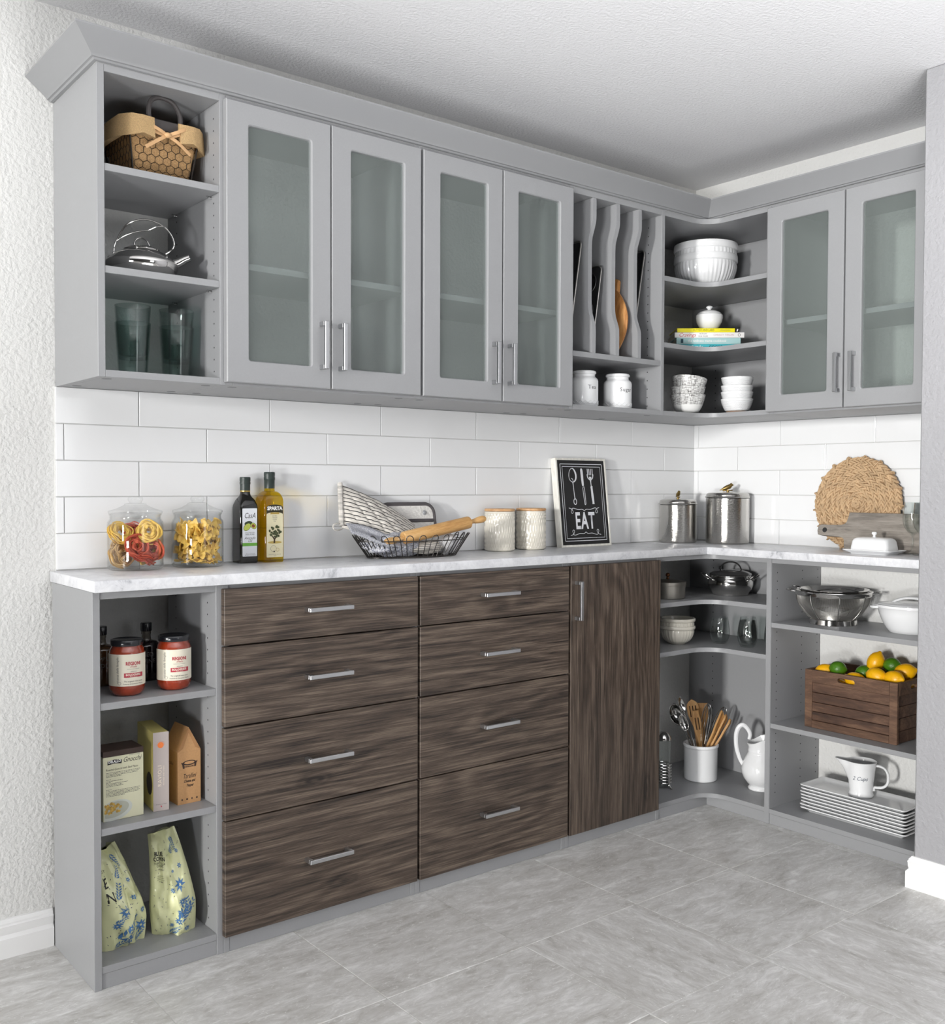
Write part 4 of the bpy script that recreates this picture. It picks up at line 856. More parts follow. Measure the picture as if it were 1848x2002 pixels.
def uvgrid(fn, nu, nv, nm, mat, parent, thick=0.0, smooth=80):
    me = bpy.data.meshes.new(nm); vs = []; uv = []; fs = []
    for j in range(nv+1):
        for i in range(nu+1): u, v = i/nu, j/nv; vs.append(fn(u, v)); uv.append((u, v, 0))
    for j in range(nv):
        for i in range(nu): k = j*(nu+1)+i; fs.append((k, k+1, k+nu+2, k+nu+1))
    me.from_pydata([tuple(p) for p in vs], [], fs); at = me.attributes.new('uvw', 'FLOAT_VECTOR', 'POINT')
    for k, q in enumerate(uv): at.data[k].vector = q
    for p in me.polygons: p.use_smooth = True
    me.materials.append(mat); o = bpy.data.objects.new(nm, me); COL.objects.link(o); o.parent = parent
    if thick: s = o.modifiers.new('thickness', 'SOLIDIFY'); s.thickness = thick; s.offset = 0
    return o
TICK = stripes('ticking_stripe', (226, 221, 212), (60, 58, 60), 11.0, 1)
TICKH = stripes('ticking_stripe_hem', (226, 221, 212), (74, 72, 74), 9.0, 0)
TL, TR, BL, BR = Vector((-1.628, -0.026, 1.130)), Vector((-1.382, -0.050, 1.010)), Vector((-1.652, -0.075, 1.008)), Vector((-1.478, -0.150, 0.958))
t = thing('oven_mitt', 'striped quilted oven mitt leaning out of the wire basket', 'oven mitt', (-1.55, -0.09, 0.99))
ML = Vector(t.location); nrm_ = (TR-TL).cross(BL-TL).normalized()
if nrm_.y > 0: nrm_ = -nrm_
def mittp(u, v, side):
    p = TL*(1-u)*(1-v)+TR*u*(1-v)+BL*(1-u)*v+BR*u*v
    p = p+(TR-BR)*0.0-Vector((0, 0, 1))*0.0+Vector((0.02, 0, -0.012))*math.sin(PI*v)*max(0, u-0.6)*2.0+Vector((0, 0, 0.010))*math.sin(PI*u)*(1-v)
    puff = max(0.0, math.sin(PI*min(1, max(0, u)))*math.sin(PI*v))**0.35
    q1 = abs(math.sin(PI*(u*5.2+v*2.6))); q2 = abs(math.sin(PI*(u*5.2-v*2.6)))
    return p+nrm_*side*(0.012*puff+0.0070*min(q1, q2)**0.5*puff)-ML
uvgrid(lambda u, v: mittp(u, v, 1), 60, 44, 'mitt_front', TICK, t, 0.003); uvgrid(lambda u, v: mittp(u, v, -0.6), 20, 16, 'mitt_back', TICK, t, 0.003)
hem = [TL*(1-k/8)+BL*(k/8)-ML+nrm_*0.002 for k in range(9)]
g = G(); g.tube([h+Vector((-0.003, 0, 0.004)) for h in hem], 0.0085, 8, flat=0.9); hm = g.out('hem', M('hem_ticking', (196, 192, 186), 0.9, vary=0.45, vscale=70, vstretch=(0.3, 0.3, 2.2)), t)
G().tube(bez([BL-ML+Vector((0, 0, 0.006)), BL-ML+Vector((-0.018, -0.004, 0.012)), BL-ML+Vector((-0.032, -0.004, 0.006)), BL-ML+Vector((-0.028, -0.006, -0.006)), BL-ML+Vector((-0.010, -0.004, -0.006)), BL-ML+Vector((0.004, 0, 0.0))], 4), 0.0026, 6).out('hanging_loop', hm.data.materials[0], t)
def lump(c, sc, seed, amp, nm, mat, parent, nu=40, nv=24, crease=9):
    def fn(u, v):
        a = 2*PI*u; th = PI*v; d = Vector((math.sin(th)*math.cos(a), math.sin(th)*math.sin(a), -math.cos(th)))
        n = noise.noise(d*1.6+Vector((seed, 0, 0)))+0.5*noise.noise(d*4+Vector((0, seed, 0))); k = 1+amp*n
        p = Vector((d.x*sc[0]*k, d.y*sc[1]*k, d.z*sc[2]*k)); return p+Vector(c)
    return uvgrid(fn, nu, nv, nm, mat, parent)
t2 = thing('oven_mitt', 'second striped oven mitt lying in the basket under the rolling pin', 'oven mitt', (-1.405, -0.125, 0.945), 0.1)
lump((0, 0, 0), (0.075, 0.042, 0.020), 2, 0.25, 'mitt_front', stripes('ticking_stripe_small', (226, 221, 212), (74, 72, 74), 11.0, 1), t2)
def knit():
    m, nt, b = base('blue_grey_knit'); b.inputs['Roughness'].default_value = 0.95
    at = nt.add('ShaderNodeAttribute', attribute_name='uvw'); mp = nt.add('ShaderNodeMapping'); mp.inputs['Scale'].default_value = (90, 44, 1); nt.ln(at, 'Vector', mp, 0)
    ch = nt.add('ShaderNodeTexVoronoi', i_Scale=1.0); nt.ln(mp, 0, ch, 0)
    cr = nt.add('ShaderNodeValToRGB'); e = cr.color_ramp.elements; e[0].position = 0.25; e[0].color = lin((228, 228, 230)); e[1].position = 0.7; e[1].color = lin((150, 153, 168)); nt.ln(ch, 0, cr, 0); nt.ln(cr, 0, b, 'Base Color'); bump(nt, b, ch, 0, 0.002); return m
KNIT = knit()
t = thing('dish_towel', 'blue and white knit towel bunched in the basket', 'towel', (-1.515, -0.115, 0.955), 0.0)
lump((0.01, 0, 0.0), (0.088, 0.052, 0.034), 7, 0.3, 'towel_bundle', KNIT, t)
def flap(u, v):
    a = Vector((-0.140, 0.010, 0.062)); b = Vector((0.02, -0.035, 0.018)); p = a*(1-u)+b*u; w = Vector((-0.004, -0.035, -0.030)); return p+w*(v-0.1)+Vector((0, -0.006*math.sin(PI*u)*math.sin(3*PI*v), 0.006*math.sin(5*u+2*v)))
uvgrid(flap, 40, 12, 'towel_flap', KNIT, t, 0.005)
t3 = thing('dish_towel', 'white textured cloth folded at the right end of the basket', 'towel', (-1.320, -0.118, 0.957), -0.05)
lump((0, 0, 0), (0.036, 0.045, 0.032), 4, 0.25, 'towel_bundle', M('white_waffle_cloth', (220, 220, 222), 0.95, vary=0.16, vscale=260, bmp=0.002, bscale=320), t3)
t = thing('pot_holder', 'quilted white pot holder with dark border and snap, behind the rolling pin', 'pot holder', (-1.40, -0.045, 1.00)); t.rotation_euler = (-0.18, 0, 0)
hf = lambda a, b, h: (a, h, b)
PHW = M('white_quilted_cloth', (222, 220, 216), 0.9, vary=0.15, vscale=240, vstretch=(0.5, 1, 2), bmp=0.003, bscale=120); PHB = M('charcoal_binding', (84, 80, 82), 0.9)
G().prism(rrect(-0.098, 0.098, -0.075, 0.072, 0.028, 6), -0.006, 0.004, hf, 0.003).out('pad', PHW, t, smooth=40)
G().tube([(a, -0.002, b) for a, b in rrect(-0.098, 0.098, -0.075, 0.072, 0.030, 8)], 0.0075, 8, closed=True, flat=0.9).out('binding', PHB, t)
G().box(-0.092, 0.092, -0.0105, -0.0055, 0.016, 0.026, 0.002).out('pocket_edge', PHB, t)
g = G().at(Matrix.Translation((0.062, -0.0062, 0.045)) @ Matrix.Rotation(PI/2, 4, 'X')); g.lathe([(0, 0.0035), (0.004, 0.003), (0.0045, 0.0015), (0.0075, 0.0012), (0.008, 0)], 20); g.out('snap', NICKEL, t)
BEECH = wood('beech_wood', (172, 122, 68), (206, 160, 100), (226, 186, 130), (3, 26, 26), 2.2, 0.45, 0.3)
pa, pb_ = Vector((-1.5640, -0.160, 0.9660)), Vector((-1.2000, -0.172, 1.0290)); ax = (pb_-pa); Lp = ax.length
t = thing('rolling_pin', 'wooden rolling pin lying across the wire basket', 'rolling pin', pa+ax*0.5); t.rotation_euler = (0, -math.asin(ax.z/Lp), math.atan2(ax.y, ax.x))
XF = Matrix.Rotation(PI/2, 4, 'Y')
G().at(XF).lathe([(0, -0.121), (0.0150, -0.121), (0.0178, -0.119), (0.0186, -0.116), (0.0188, 0), (0.0186, 0.116), (0.0178, 0.119), (0.0150, 0.121), (0, 0.121)], 32).out('roller', BEECH, t)
hp = [(0.0062, 0.1205), (0.0060, 0.126), (0.0068, 0.136), (0.0092, 0.150), (0.0108, 0.163), (0.0105, 0.173), (0.0078, 0.181), (0, 0.1845)]
G().at(XF).lathe(hp, 20).out('handle', BEECH, t); G().at(XF).lathe([(r, -z) for r, z in hp], 20).out('handle', BEECH, t)
# ---- embossed cream canisters
def emb(a, z, r):
    if r < 0.045 or not 0.004 < z < 0.122: return 1
    rows_ = ((0.004, 0.012), (0.012, 0.024), (0.024, 0.040), (0.040, 0.056), (0.056, 0.086), (0.086, 0.104), (0.104, 0.114), (0.114, 0.122))
    for k, (a0, a1) in enumerate(rows_):
        if a0 <= z < a1: q = (z-a0)/(a1-a0); return 1+0.030*max(0.0, math.cos(36*a+(PI if k % 2 else 0)))**1.2*math.sin(PI*q)**0.8
    return 1
pr = [(0, 0), (0.043, 0), (0.047, 0.002), (0.0483, 0.004)]+[(0.0483, 0.004+0.118*i/60) for i in range(1, 61)]+[(0.0488, 0.1235), (0.0488, 0.1275), (0.047, 0.1285), (0.044, 0.128), (0.043, 0.10), (0, 0.10)]
t = thing('embossed_canister', 'cream embossed canister with wooden lid next to the rolling pin handle', 'canister', (-1.0525, -0.064, CT), 0.2, 'cream embossed canisters')
G().lathe(pr, 144, mod=emb).out('jar', CREAMCER, t, smooth=50)
G().lathe([(0, 0.1288), (0.0475, 0.1288), (0.0497, 0.1298), (0.0500, 0.1325), (0.0495, 0.1355), (0.047, 0.1368), (0, 0.1370)], 40).out('lid', wood('bamboo_lid', (178, 130, 84), (206, 160, 112), (222, 182, 136), (4, 30, 30), 2, 0.5, 0.3, bmp=0), t)
dup(t, (-0.9140, -0.062, CT), 0.5, 'cream embossed canister with wooden lid beside the EAT sign')
# ---- EAT sign
t = thing('chalkboard_sign', 'black framed sign with cutlery reading EAT leaning on the tile', 'sign', (-0.6555, -0.068, CT+0.0003)); t.rotation_euler = (-0.116, 0, 0)
W2, HS = 0.1225, 0.3095; DSW = M('distressed_white_wood', (226, 224, 216), 0.7, vary=0.12, vscale=60, vstretch=(2, 2, 0.4)); CHALK = M('black_chalkboard', (26, 26, 27), 0.7); CHW = M('chalk_white_print', (222, 224, 228), 0.8)
fw = 0.0075
for nm, a in (('frame_rail', (-W2, W2, 0, fw)), ('frame_rail', (-W2, W2, HS-fw, HS)), ('frame_stile', (-W2, -W2+fw, fw, HS-fw)), ('frame_stile', (W2-fw, W2, fw, HS-fw))): G().box(a[0], a[1], -0.0005, 0.0245, a[2], a[3], 0.0008).out(nm, DSW, t, smooth=0)
bd = G().box(-W2+fw, W2-fw, 0.0015, 0.012, fw, HS-fw).out('board', CHALK, t, smooth=0)
def stroke(P, w, nm='chalk_line', closed=False, yy=0.0009, wid=None):
    g = G(); P = [Vector((p[0], 0.146+(p[1]-0.1265)*0.905 if nm in ('chalk_spoon', 'chalk_knife', 'chalk_fork') else p[1])) for p in P]; n = len(P); L_ = []
    for i in range(n):
        d = (P[(i+1) % n]-P[i-1]) if closed else (P[min(i+1, n-1)]-P[max(i-1, 0)]); d = d.normalized() if d.length else Vector((1, 0)); nn = Vector((-d.y, d.x))*(wid[i] if wid else w)/2
        L_.append((g.v((P[i].x+nn.x, yy, P[i].y+nn.y)), g.v((P[i].x-nn.x, yy, P[i].y-nn.y))))
    for i in range(n if closed else n-1): A, C = L_[i], L_[(i+1) % n]; g.f((A[0], A[1], C[1], C[0]))
    return g.out(nm, CHW, bd, smooth=0)
def sq2(i): return [(-W2+i, i), (W2-i, i), (W2-i, HS-i), (-W2+i, HS-i)]
for i in (0.021, 0.030):
    a, b, c, d = (-W2+i, i), (W2-i, i), (W2-i, HS-i), (-W2+i, HS-i); w_ = 0.0024 if i < 0.025 else 0.0017
    for p, q in ((a, b), (b, c), (c, d), (d, a)): stroke([p, q], w_, 'chalk_border')
def cr2(P, n=6): return [(q.x, q.y) for q in bez([(x, y, 0) for x, y in P], n)]
# spoon, knife, fork
sx_, kx_, fx_ = -0.046, 0.0, 0.041
sp_ = [(sx_+0.017*math.sin(a)*(1-0.12*math.cos(a)), 0.241+0.0265*math.cos(a)) for a in [2*PI*i/24 for i in range(24)]]
stroke(sp_, 0.003, 'chalk_spoon', True, wid=[0.0022+0.0055*max(0, math.sin(2*PI*i/24)) for i in range(24)]); stroke(cr2([(sx_, 0.216), (sx_+0.001, 0.200), (sx_+0.003, 0.170), (sx_+0.005, 0.148)]), 0.004, 'chalk_spoon', wid=[0.0045-0.0016*math.sin(PI*i/18) for i in range(19)]); stroke([(sx_+0.005+0.007*math.sin(a), 0.139+0.011*math.cos(a)) for a in [2*PI*i/14 for i in range(14)]], 0.003, 'chalk_spoon', True); stroke([(sx_-0.006, 0.229), (sx_, 0.226), (sx_+0.002, 0.219)], 0.0025, 'chalk_spoon')
stroke(cr2([(kx_-0.001, 0.2685), (kx_, 0.255), (kx_+0.001, 0.228), (kx_+0.0025, 0.200)]), 0.01, 'chalk_knife', wid=[0.002, 0.006, 0.009, 0.0105, 0.011, 0.0112, 0.0114, 0.0114, 0.0114, 0.0114, 0.0114, 0.0112, 0.011, 0.0108, 0.0106, 0.0104, 0.010, 0.0095, 0.008]); stroke([(kx_+0.0025, 0.198), (kx_+0.0005, 0.190), (kx_+0.003, 0.155), (kx_+0.0055, 0.128)], 0.0026, 'chalk_knife'); stroke([(kx_+0.006, 0.198), (kx_+0.0085, 0.190), (kx_+0.010, 0.155), (kx_+0.0105, 0.130), (kx_+0.008, 0.1265), (kx_+0.0055, 0.128)], 0.0026, 'chalk_knife')
for dx in (-0.012, -0.004, 0.004, 0.012): stroke([(fx_+dx, 0.2665), (fx_+dx*0.97, 0.242)], 0.0036, 'chalk_fork')
stroke(cr2([(fx_-0.0145, 0.245), (fx_-0.011, 0.231), (fx_, 0.224), (fx_+0.011, 0.231), (fx_+0.0145, 0.245)]), 0.0045, 'chalk_fork'); stroke([(fx_, 0.236), (fx_, 0.236-0.002), (fx_+0.001, 0.214), (fx_+0.0018, 0.200)], 0.0036, 'chalk_fork', wid=[0.010, 0.012, 0.0042, 0.0036]); stroke(cr2([(fx_+0.0018, 0.200), (fx_+0.003, 0.193), (fx_+0.005, 0.160), (fx_+0.0068, 0.136), (fx_+0.007, 0.129)]), 0.01, 'chalk_fork', wid=[0.0036+0.0066*min(1, i/4)+0.001*math.sin(i*0.6) for i in range(25)])
for s, z, fl in ((1, 0.1305, 1), (1, 0.0450, -1)):
    for m_ in (-1, 1):
        P = cr2([(0.0+m_*0.0, z-0.006*fl), (m_*0.010, z-0.0005*fl), (m_*0.030, z-0.001*fl), (m_*0.052, z+0.004*fl), (m_*0.060, z+0.001*fl), (m_*0.064, z-0.010*fl), (m_*0.059, z-0.014*fl), (m_*0.055, z-0.009*fl), (m_*0.061, z+0.001*fl), (m_*0.074, z+0.005*fl)]); stroke(P, 0.0019, 'chalk_flourish')
text('EAT', 0.080, CHW, bd, face_m((0.0, 0.0008, 0.0875), (1, 0, 0), (0, 0, 1)), sx=0.62, bold=0.0022, spacing=1.15)
# ---- hammered steel canisters with brass birds
def hammered():
    m, nt, b = base('hammered_steel'); b.inputs['Base Color'].default_value = lin((186, 184, 180)); b.inputs['Metallic'].default_value = 1; b.inputs['Roughness'].default_value = 0.13
    tc = nt.add('ShaderNodeTexCoord'); sp = nt.add('ShaderNodeSeparateXYZ'); nt.ln(tc, 'Object', sp, 0); at = nt.add('ShaderNodeMath', operation='ARCTAN2'); nt.ln(sp, 1, at, 0); nt.ln(sp, 0, at, 1)
    cb = nt.add('ShaderNodeCombineXYZ'); nt.ln(at, 0, cb, 0); nt.ln(sp, 2, cb, 1); mp = nt.add('ShaderNodeMapping'); mp.inputs['Scale'].default_value = (6.0, 210, 1); nt.ln(cb, 0, mp, 0)
    n = nt.add('ShaderNodeTexNoise', i_Scale=2.2, i_Detail=2.0); nt.ln(mp, 0, n, 0); bump(nt, b, n, 0, 0.0007, 1.0); return m
HAM = hammered(); BRASS = M('aged_brass', (140, 118, 70), 0.35, 0.9)
def bird(p, z, ang, s):
    br = G().at(Matrix.Translation((0, 0, z)) @ Matrix.Rotation(ang, 4, 'Z') @ Matrix.Scale(s, 4))
    c = [(-0.030, 0.006, 0.0012), (-0.022, 0.0085, 0.0030), (-0.012, 0.0125, 0.0068), (-0.002, 0.0165, 0.0092), (0.006, 0.020, 0.0088), (0.011, 0.0245, 0.0066), (0.0135, 0.0275, 0.0066), (0.0165, 0.0280, 0.0058), (0.0190, 0.0268, 0.0030), (0.0225, 0.0250, 0.0008)]
    br.loft([[(x-math.sin(0.6)*r*math.sin(a), r*0.85*math.cos(a), zz+r*math.sin(a)*math.cos(0.6)) for a in [2*PI*i/10 for i in range(10)]] for x, zz, r in c])
    o = br.out('bird_knob', BRASS, p, smooth=60)
    tw = G().at(Matrix.Translation((0, 0, z)) @ Matrix.Rotation(ang, 4, 'Z') @ Matrix.Scale(s, 4)); tw.tube([(-0.018, 0.003, 0.004), (-0.006, 0, 0.0055), (0.006, -0.001, 0.005), (0.017, 0.002, 0.0065)], 0.0022, 6); tw.tube([(0, 0, -0.001), (0, 0, 0.006)], 0.005, 8); tw.tube([(0.001, 0.003, 0.004), (0.001, 0.003, 0.010)], 0.001, 5); tw.tube([(0.001, -0.003, 0.004), (0.001, -0.003, 0.010)], 0.001, 5)
    tw.out('twig', BRASS, o, smooth=60)
def ham(label, x, y, r, h, hl, ang, bs):
    t = thing('hammered_canister', label, 'canister', (x, y, CT), 0, 'hammered steel canisters')
    G().lathe([(0, 0), (r-0.005, 0), (r-0.0015, 0.0025), (r, 0.007), (r, h-0.006), (r-0.0025, h-0.006), (r-0.0025, h-0.03), (0, h-0.03)], 64).out('can', HAM, t, smooth=45)
    G().lathe([(r-0.003, h-0.005), (r+0.0015, h-0.004), (r+0.0030, h-0.001), (r+0.0020, h+0.0005), (r, h+0.0015), (r-0.0005, h+0.006), (r-0.003, h+0.011), (r-0.009, h+0.0145), (r*0.5, hl-0.002), (0, hl)], 64).out('lid', HAM, t, smooth=45)
    bird(t, hl-0.001, ang, bs); return t
ham('smaller hammered steel canister with a brass bird, by the corner', -0.1941, -0.085, 0.0690, 0.1468, 0.1655, facing(-0.19, -0.085)-PI/2+0.3, 0.92)
ham('larger hammered steel canister with a brass bird facing right', -0.0915, -0.2341, 0.0790, 0.1729, 0.1915, facing(-0.09, -0.234)+0.15, 1.0)
# ---- woven trivet, cutting board, butter dish, wine glasses on the right counter
SEA = M('water_hyacinth_straw', (190, 160, 124), 0.8, vary=0.22, vscale=45, rand=True)
t = thing('woven_trivet', 'round woven straw placemat leaning on the right wall', 'placemat', (-0.052, -0.7245, CT+0.001)); t.rotation_euler = (0, 0.085, 0)
RT = 0.1545; rg = random.Random(11)
def strand(g, R, a, slope, L_, wd, th, lift):
    n = 5; rows = []
    for i in range(n):
        q = i/(n-1)-0.5; aa = a+q*L_/R; rr = R+slope*q; w = wd*(1-abs(2*q)**2.2)*1.0+0.0008; hgt = lift+th*(1-(2*q)**2)
        c = Vector((0, -rr*math.sin(aa), rr*math.cos(aa))); ra = Vector((0, -math.sin(aa), math.cos(aa)))
        rows.append([tuple(c-ra*w+Vector((0.0, 0, 0))), tuple(c-ra*w*0.5+Vector((-hgt, 0, 0))), tuple(c+ra*w*0.5+Vector((-hgt, 0, 0))), tuple(c+ra*w+Vector((0.0, 0, 0)))])
    g.loft(rows, closed=False, caps=False)
OFF = Matrix.Translation((0, 0, RT))
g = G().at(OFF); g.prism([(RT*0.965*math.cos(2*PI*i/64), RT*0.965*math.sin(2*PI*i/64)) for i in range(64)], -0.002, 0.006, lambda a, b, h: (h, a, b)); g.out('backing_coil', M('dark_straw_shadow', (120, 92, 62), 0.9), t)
for k in range(8):
    R = 0.011+k*0.0192; g = G().at(OFF); n = max(5, int(2*PI*R/0.0165))
    for i in range(n):
        for s in (1, -1):
            a = 2*PI*(i+(0.5 if s < 0 else 0)+rg.uniform(-0.12, 0.12))/n
            strand(g, R+s*0.0030+rg.uniform(-0.001, 0.001), a, s*0.0165, 0.034*rg.uniform(0.85, 1.2), 0.0058*rg.uniform(0.85, 1.2), 0.0065, 0.002+0.004*rg.random())
    o = g.out('braided_coil', SEA, t, smooth=40, fix=False)
for i in range(17):
    a = 2*PI*i/17+0.1; g = G().at(OFF); P = [(0.004, -(RT+0.001)*math.sin(a+0.04), (RT+0.001)*math.cos(a+0.04)), (-0.006, -(RT+0.006)*math.sin(a+0.02), (RT+0.006)*math.cos(a+0.02)), (-0.011, -(RT-0.004)*math.sin(a), (RT-0.004)*math.cos(a)), (-0.008, -(RT-0.022)*math.sin(a-0.05), (RT-0.022)*math.cos(a-0.05))]
    g.tube(bez(P, 3), 0.0048, 6, flat=0.6); g.out('edge_knot', SEA, t)
GREYW = wood('weathered_grey_wood', (98, 92, 86), (136, 129, 121), (160, 153, 144), (7, 1.6, 14), 2.2, 0.6, 1.6)
t = thing('cutting_board', 'weathered grey wooden paddle board leaning in front of the woven placemat', 'board', (-0.088, -0.86, CT+0.0005)); t.rotation_euler = (0, 0.17, 0)
y_ = lambda v: v+0.86
ol = [(y_(-1.055), 0.0), (y_(-1.055), 0.126), (y_(-0.716), 0.126)]+[(y_(-0.7150), 0.110), (y_(-0.7120), 0.092), (y_(-0.704), 0.0845), (y_(-0.690), 0.0820)]+[(y_(-0.650), 0.0815), (y_(-0.618), 0.0825), (y_(-0.606), 0.078), (y_(-0.603), 0.062), (y_(-0.606), 0.0475), (y_(-0.622), 0.0440), (y_(-0.690), 0.0440), (y_(-0.702), 0.0415), (y_(-0.7085), 0.034), (y_(-0.7085), 0.0)]
G().prism(ol[::-1], -0.008, 0.008, lambda a, b, h: (h, a, b), 0.002).out('board', GREYW, t, smooth=20)
g = G().at(Matrix.Translation((-0.0084, y_(-0.632), 0.0635)) @ Matrix.Rotation(-PI/2, 4, 'Y')); g.lathe([(0.0085, 0), (0.0085, 0.0002), (0, 0.0002)], 20); g.out('hanging_hole', DARKPIN, t)
t = thing('butter_dish', 'white ceramic butter dish with knobbed dome', 'butter dish', (-0.190, -0.872, CT), -0.02)
def rr3(w, l, z, r): return [(x, y, z) for x, y in rrect(-w, w, -l, l, r, 5)]
G().loft([rr3(0.040, 0.062, 0.0, 0.012), rr3(0.0415, 0.064, 0.003, 0.012), rr3(0.050, 0.076, 0.0075, 0.014), rr3(0.0555, 0.0835, 0.0120, 0.016), rr3(0.0552, 0.0832, 0.0135, 0.016), rr3(0.0500, 0.077, 0.0105, 0.014), rr3(0.045, 0.069, 0.0075, 0.012)]).out('plate', WHITECER, t, smooth=50)
G().loft([rr3(0.0385, 0.0645, 0.0090, 0.014), rr3(0.0380, 0.0640, 0.020, 0.014), rr3(0.0355, 0.0610, 0.0400, 0.015), rr3(0.0330, 0.058, 0.0465, 0.016), rr3(0.0280, 0.0525, 0.0505, 0.017), rr3(0.016, 0.035, 0.0530, 0.012), rr3(0.005, 0.010, 0.0538, 0.004)]).out('dome', WHITECER, t, smooth=50)
G().lathe([(0.006, 0.0530), (0.0042, 0.0560), (0.0042, 0.0590), (0.0075, 0.0625), (0.0085, 0.0655), (0.0068, 0.0690), (0, 0.0705)], 20).out('knob', WHITECER, t)
t = thing('wine_glass', 'stemmed wine glass nearer the butter dish', 'glass', (-0.095, -0.9470, CT), 0, 'stemmed wine glasses')
wp = [(0, 0.0), (0.0290, 0.0), (0.0300, 0.0012), (0.0280, 0.0022), (0.0140, 0.0055), (0.0055, 0.0105), (0.0036, 0.018), (0.0033, 0.052), (0.0040, 0.0580), (0.0075, 0.0625), (0.0170, 0.0715), (0.0255, 0.0845), (0.0300, 0.101), (0.0305, 0.115), (0.0285, 0.140), (0.0262, 0.163)]
G().lathe(wp+[(0.0254, 0.163)]+[(r-0.0011, z) for r, z in wp[-2:-6:-1]]+[(0.0155, 0.0722), (0.006, 0.0655), (0, 0.0640)], 36).out('bowl_and_stem', GLASS, t, smooth=60)
dup(t, (-0.130, -0.9990, CT), None, 'stemmed wine glass nearest the white wall end'); dup(t, (-0.055, -1.0150, CT), None, 'stemmed wine glass at the back, mostly behind the wall end')
# ================================================================ OPEN BASE CABINET
SAUCE = M('tomato_sauce_in_glass', (146, 50, 22), 0.12, vary=0.16, vscale=90, coat=1.0); BLKLID = M('black_lacquer_lid', (22, 24, 30), 0.25, coat=0.4)
REDP = M('raspberry_red_print', (180, 56, 70), 0.5); CREAML = M('cream_jar_label', (228, 222, 204), 0.6)
def lines(parent, R, specs, mat, nm='small_print'):
    # rows of small print as thin wrapped strips: (angle0, angle1, z)
    g = G()
    for a0, a1, z, h in specs: cylpatch(g, R, a0, a1, z, z+h, 6)
    return g.out(nm, mat, parent, smooth=0, fix=False)
def sauce(label, x, y, z, r, turn):
    t = thing('sauce_jar', label, 'jar', (x, y, z), facing(x, y), 'tomato sauce jars'); k = r/0.041
    pr = [(0, 0), (0.030, 0), (0.034, 0.0015), (0.0375, 0.006), (0.0400, 0.014), (0.0410, 0.024), (0.0412, 0.085), (0.0408, 0.096), (0.0385, 0.106), (0.0350, 0.112), (0.0345, 0.1165), (0, 0.1165)]
    G().lathe([(a*k, b) for a, b in pr], 44).out('jar_body', SAUCE, t, smooth=60)
    G().lathe([(a*k, b) for a, b in [(0.034, 0.1150), (0.0372, 0.1152), (0.0378, 0.1170), (0.0376, 0.1255), (0.0365, 0.1275), (0.034, 0.1283), (0.0325, 0.1275), (0, 0.1270)]], 44).out('lid', BLKLID, t, smooth=40)
    R = 0.0415*k; g = G(); cylpatch(g, R, -1.75+turn, 1.75+turn, 0.0245, 0.0975, 40); lb = g.out('label', CREAML, t, smooth=60, fix=False)
    R += 0.0003; mt = Matrix.Rotation(turn, 4, 'Z')
    def tx(s, size, z_, mat, **kw): return text(s, size, mat, lb, mt @ Matrix.Translation((0, 0, z_)), bend=R, **kw)
    tx('REGIONI', 0.0105, 0.0760, REDP, bold=0.0004, sx=0.85); tx("d'Italia", 0.0062, 0.0690, REDP, shear=0.3); tx('1.11', 0.0035, 0.0635, BLACKINK); tx('selezione', 0.0038, 0.0580, GREYINK, shear=0.3)
    lines(lb, R, [(turn-0.36, turn-0.09, 0.0634, 0.0006), (turn+0.09, turn+0.36, 0.0634, 0.0006)], GREYINK)
    g = G(); cylpatch(g, R, turn-0.52, turn+0.60, 0.0445, 0.0545, 14); bn = g.out('red_band', REDP, lb, smooth=60, fix=False)
    text('BOLOGNESE', 0.0062, M('cream_ink', (240, 225, 210), 0.5), lb, mt @ Matrix.Translation((0, 0, 0.0503)), bend=R+0.0003, bold=0.0002); text('MEAT SAUCE', 0.0030, bpy.data.materials['cream_ink'], lb, mt @ Matrix.Translation((0, 0, 0.0462)), bend=R+0.0003)
    tx('The original meat sauce', 0.0046, 0.0355, BLACKINK, shear=0.3); tx('Trattoria di Carmela in Modena', 0.0042, 0.0295, BLACKINK, shear=0.3, sx=0.9)
    text('ricetta della famiglia', 0.0075, GREYINK, lb, Matrix.Rotation(turn-0.88, 4, 'Z') @ Matrix.Translation((0, -R, 0.061)) @ Matrix(((0, -1, 0, 0), (0, 0, -1, 0), (1, 0, 0, 0), (0, 0, 0, 1))), shear=0.3)
    g = G(); g.tube([(R*math.sin(turn-0.78+0.09*math.cos(q)), -R*math.cos(turn-0.78+0.09*math.cos(q)), 0.0315+0.0035*math.sin(q)) for q in [2*PI*i/14 for i in range(14)]], 0.0003, 4, closed=True); g.out('printed_seal', GREYINK, lb)
    return t
sauce('front left jar of red tomato sauce with black lid and cream label', -2.3302, -0.2349, 0.6429, 0.0402, 0.36)
sauce('right jar of red tomato sauce with black lid and cream label', -2.2174, -0.2356, 0.6429, 0.0396, 0.33)
CORKB = M('dark_vinegar_glass', (26, 20, 22), 0.08, coat=0.6); CIDER = M('brown_cider_glass', (70, 46, 24), 0.1, coat=0.6); NECKG = M('pale_bottle_neck', (92, 88, 80), 0.15, coat=0.5)
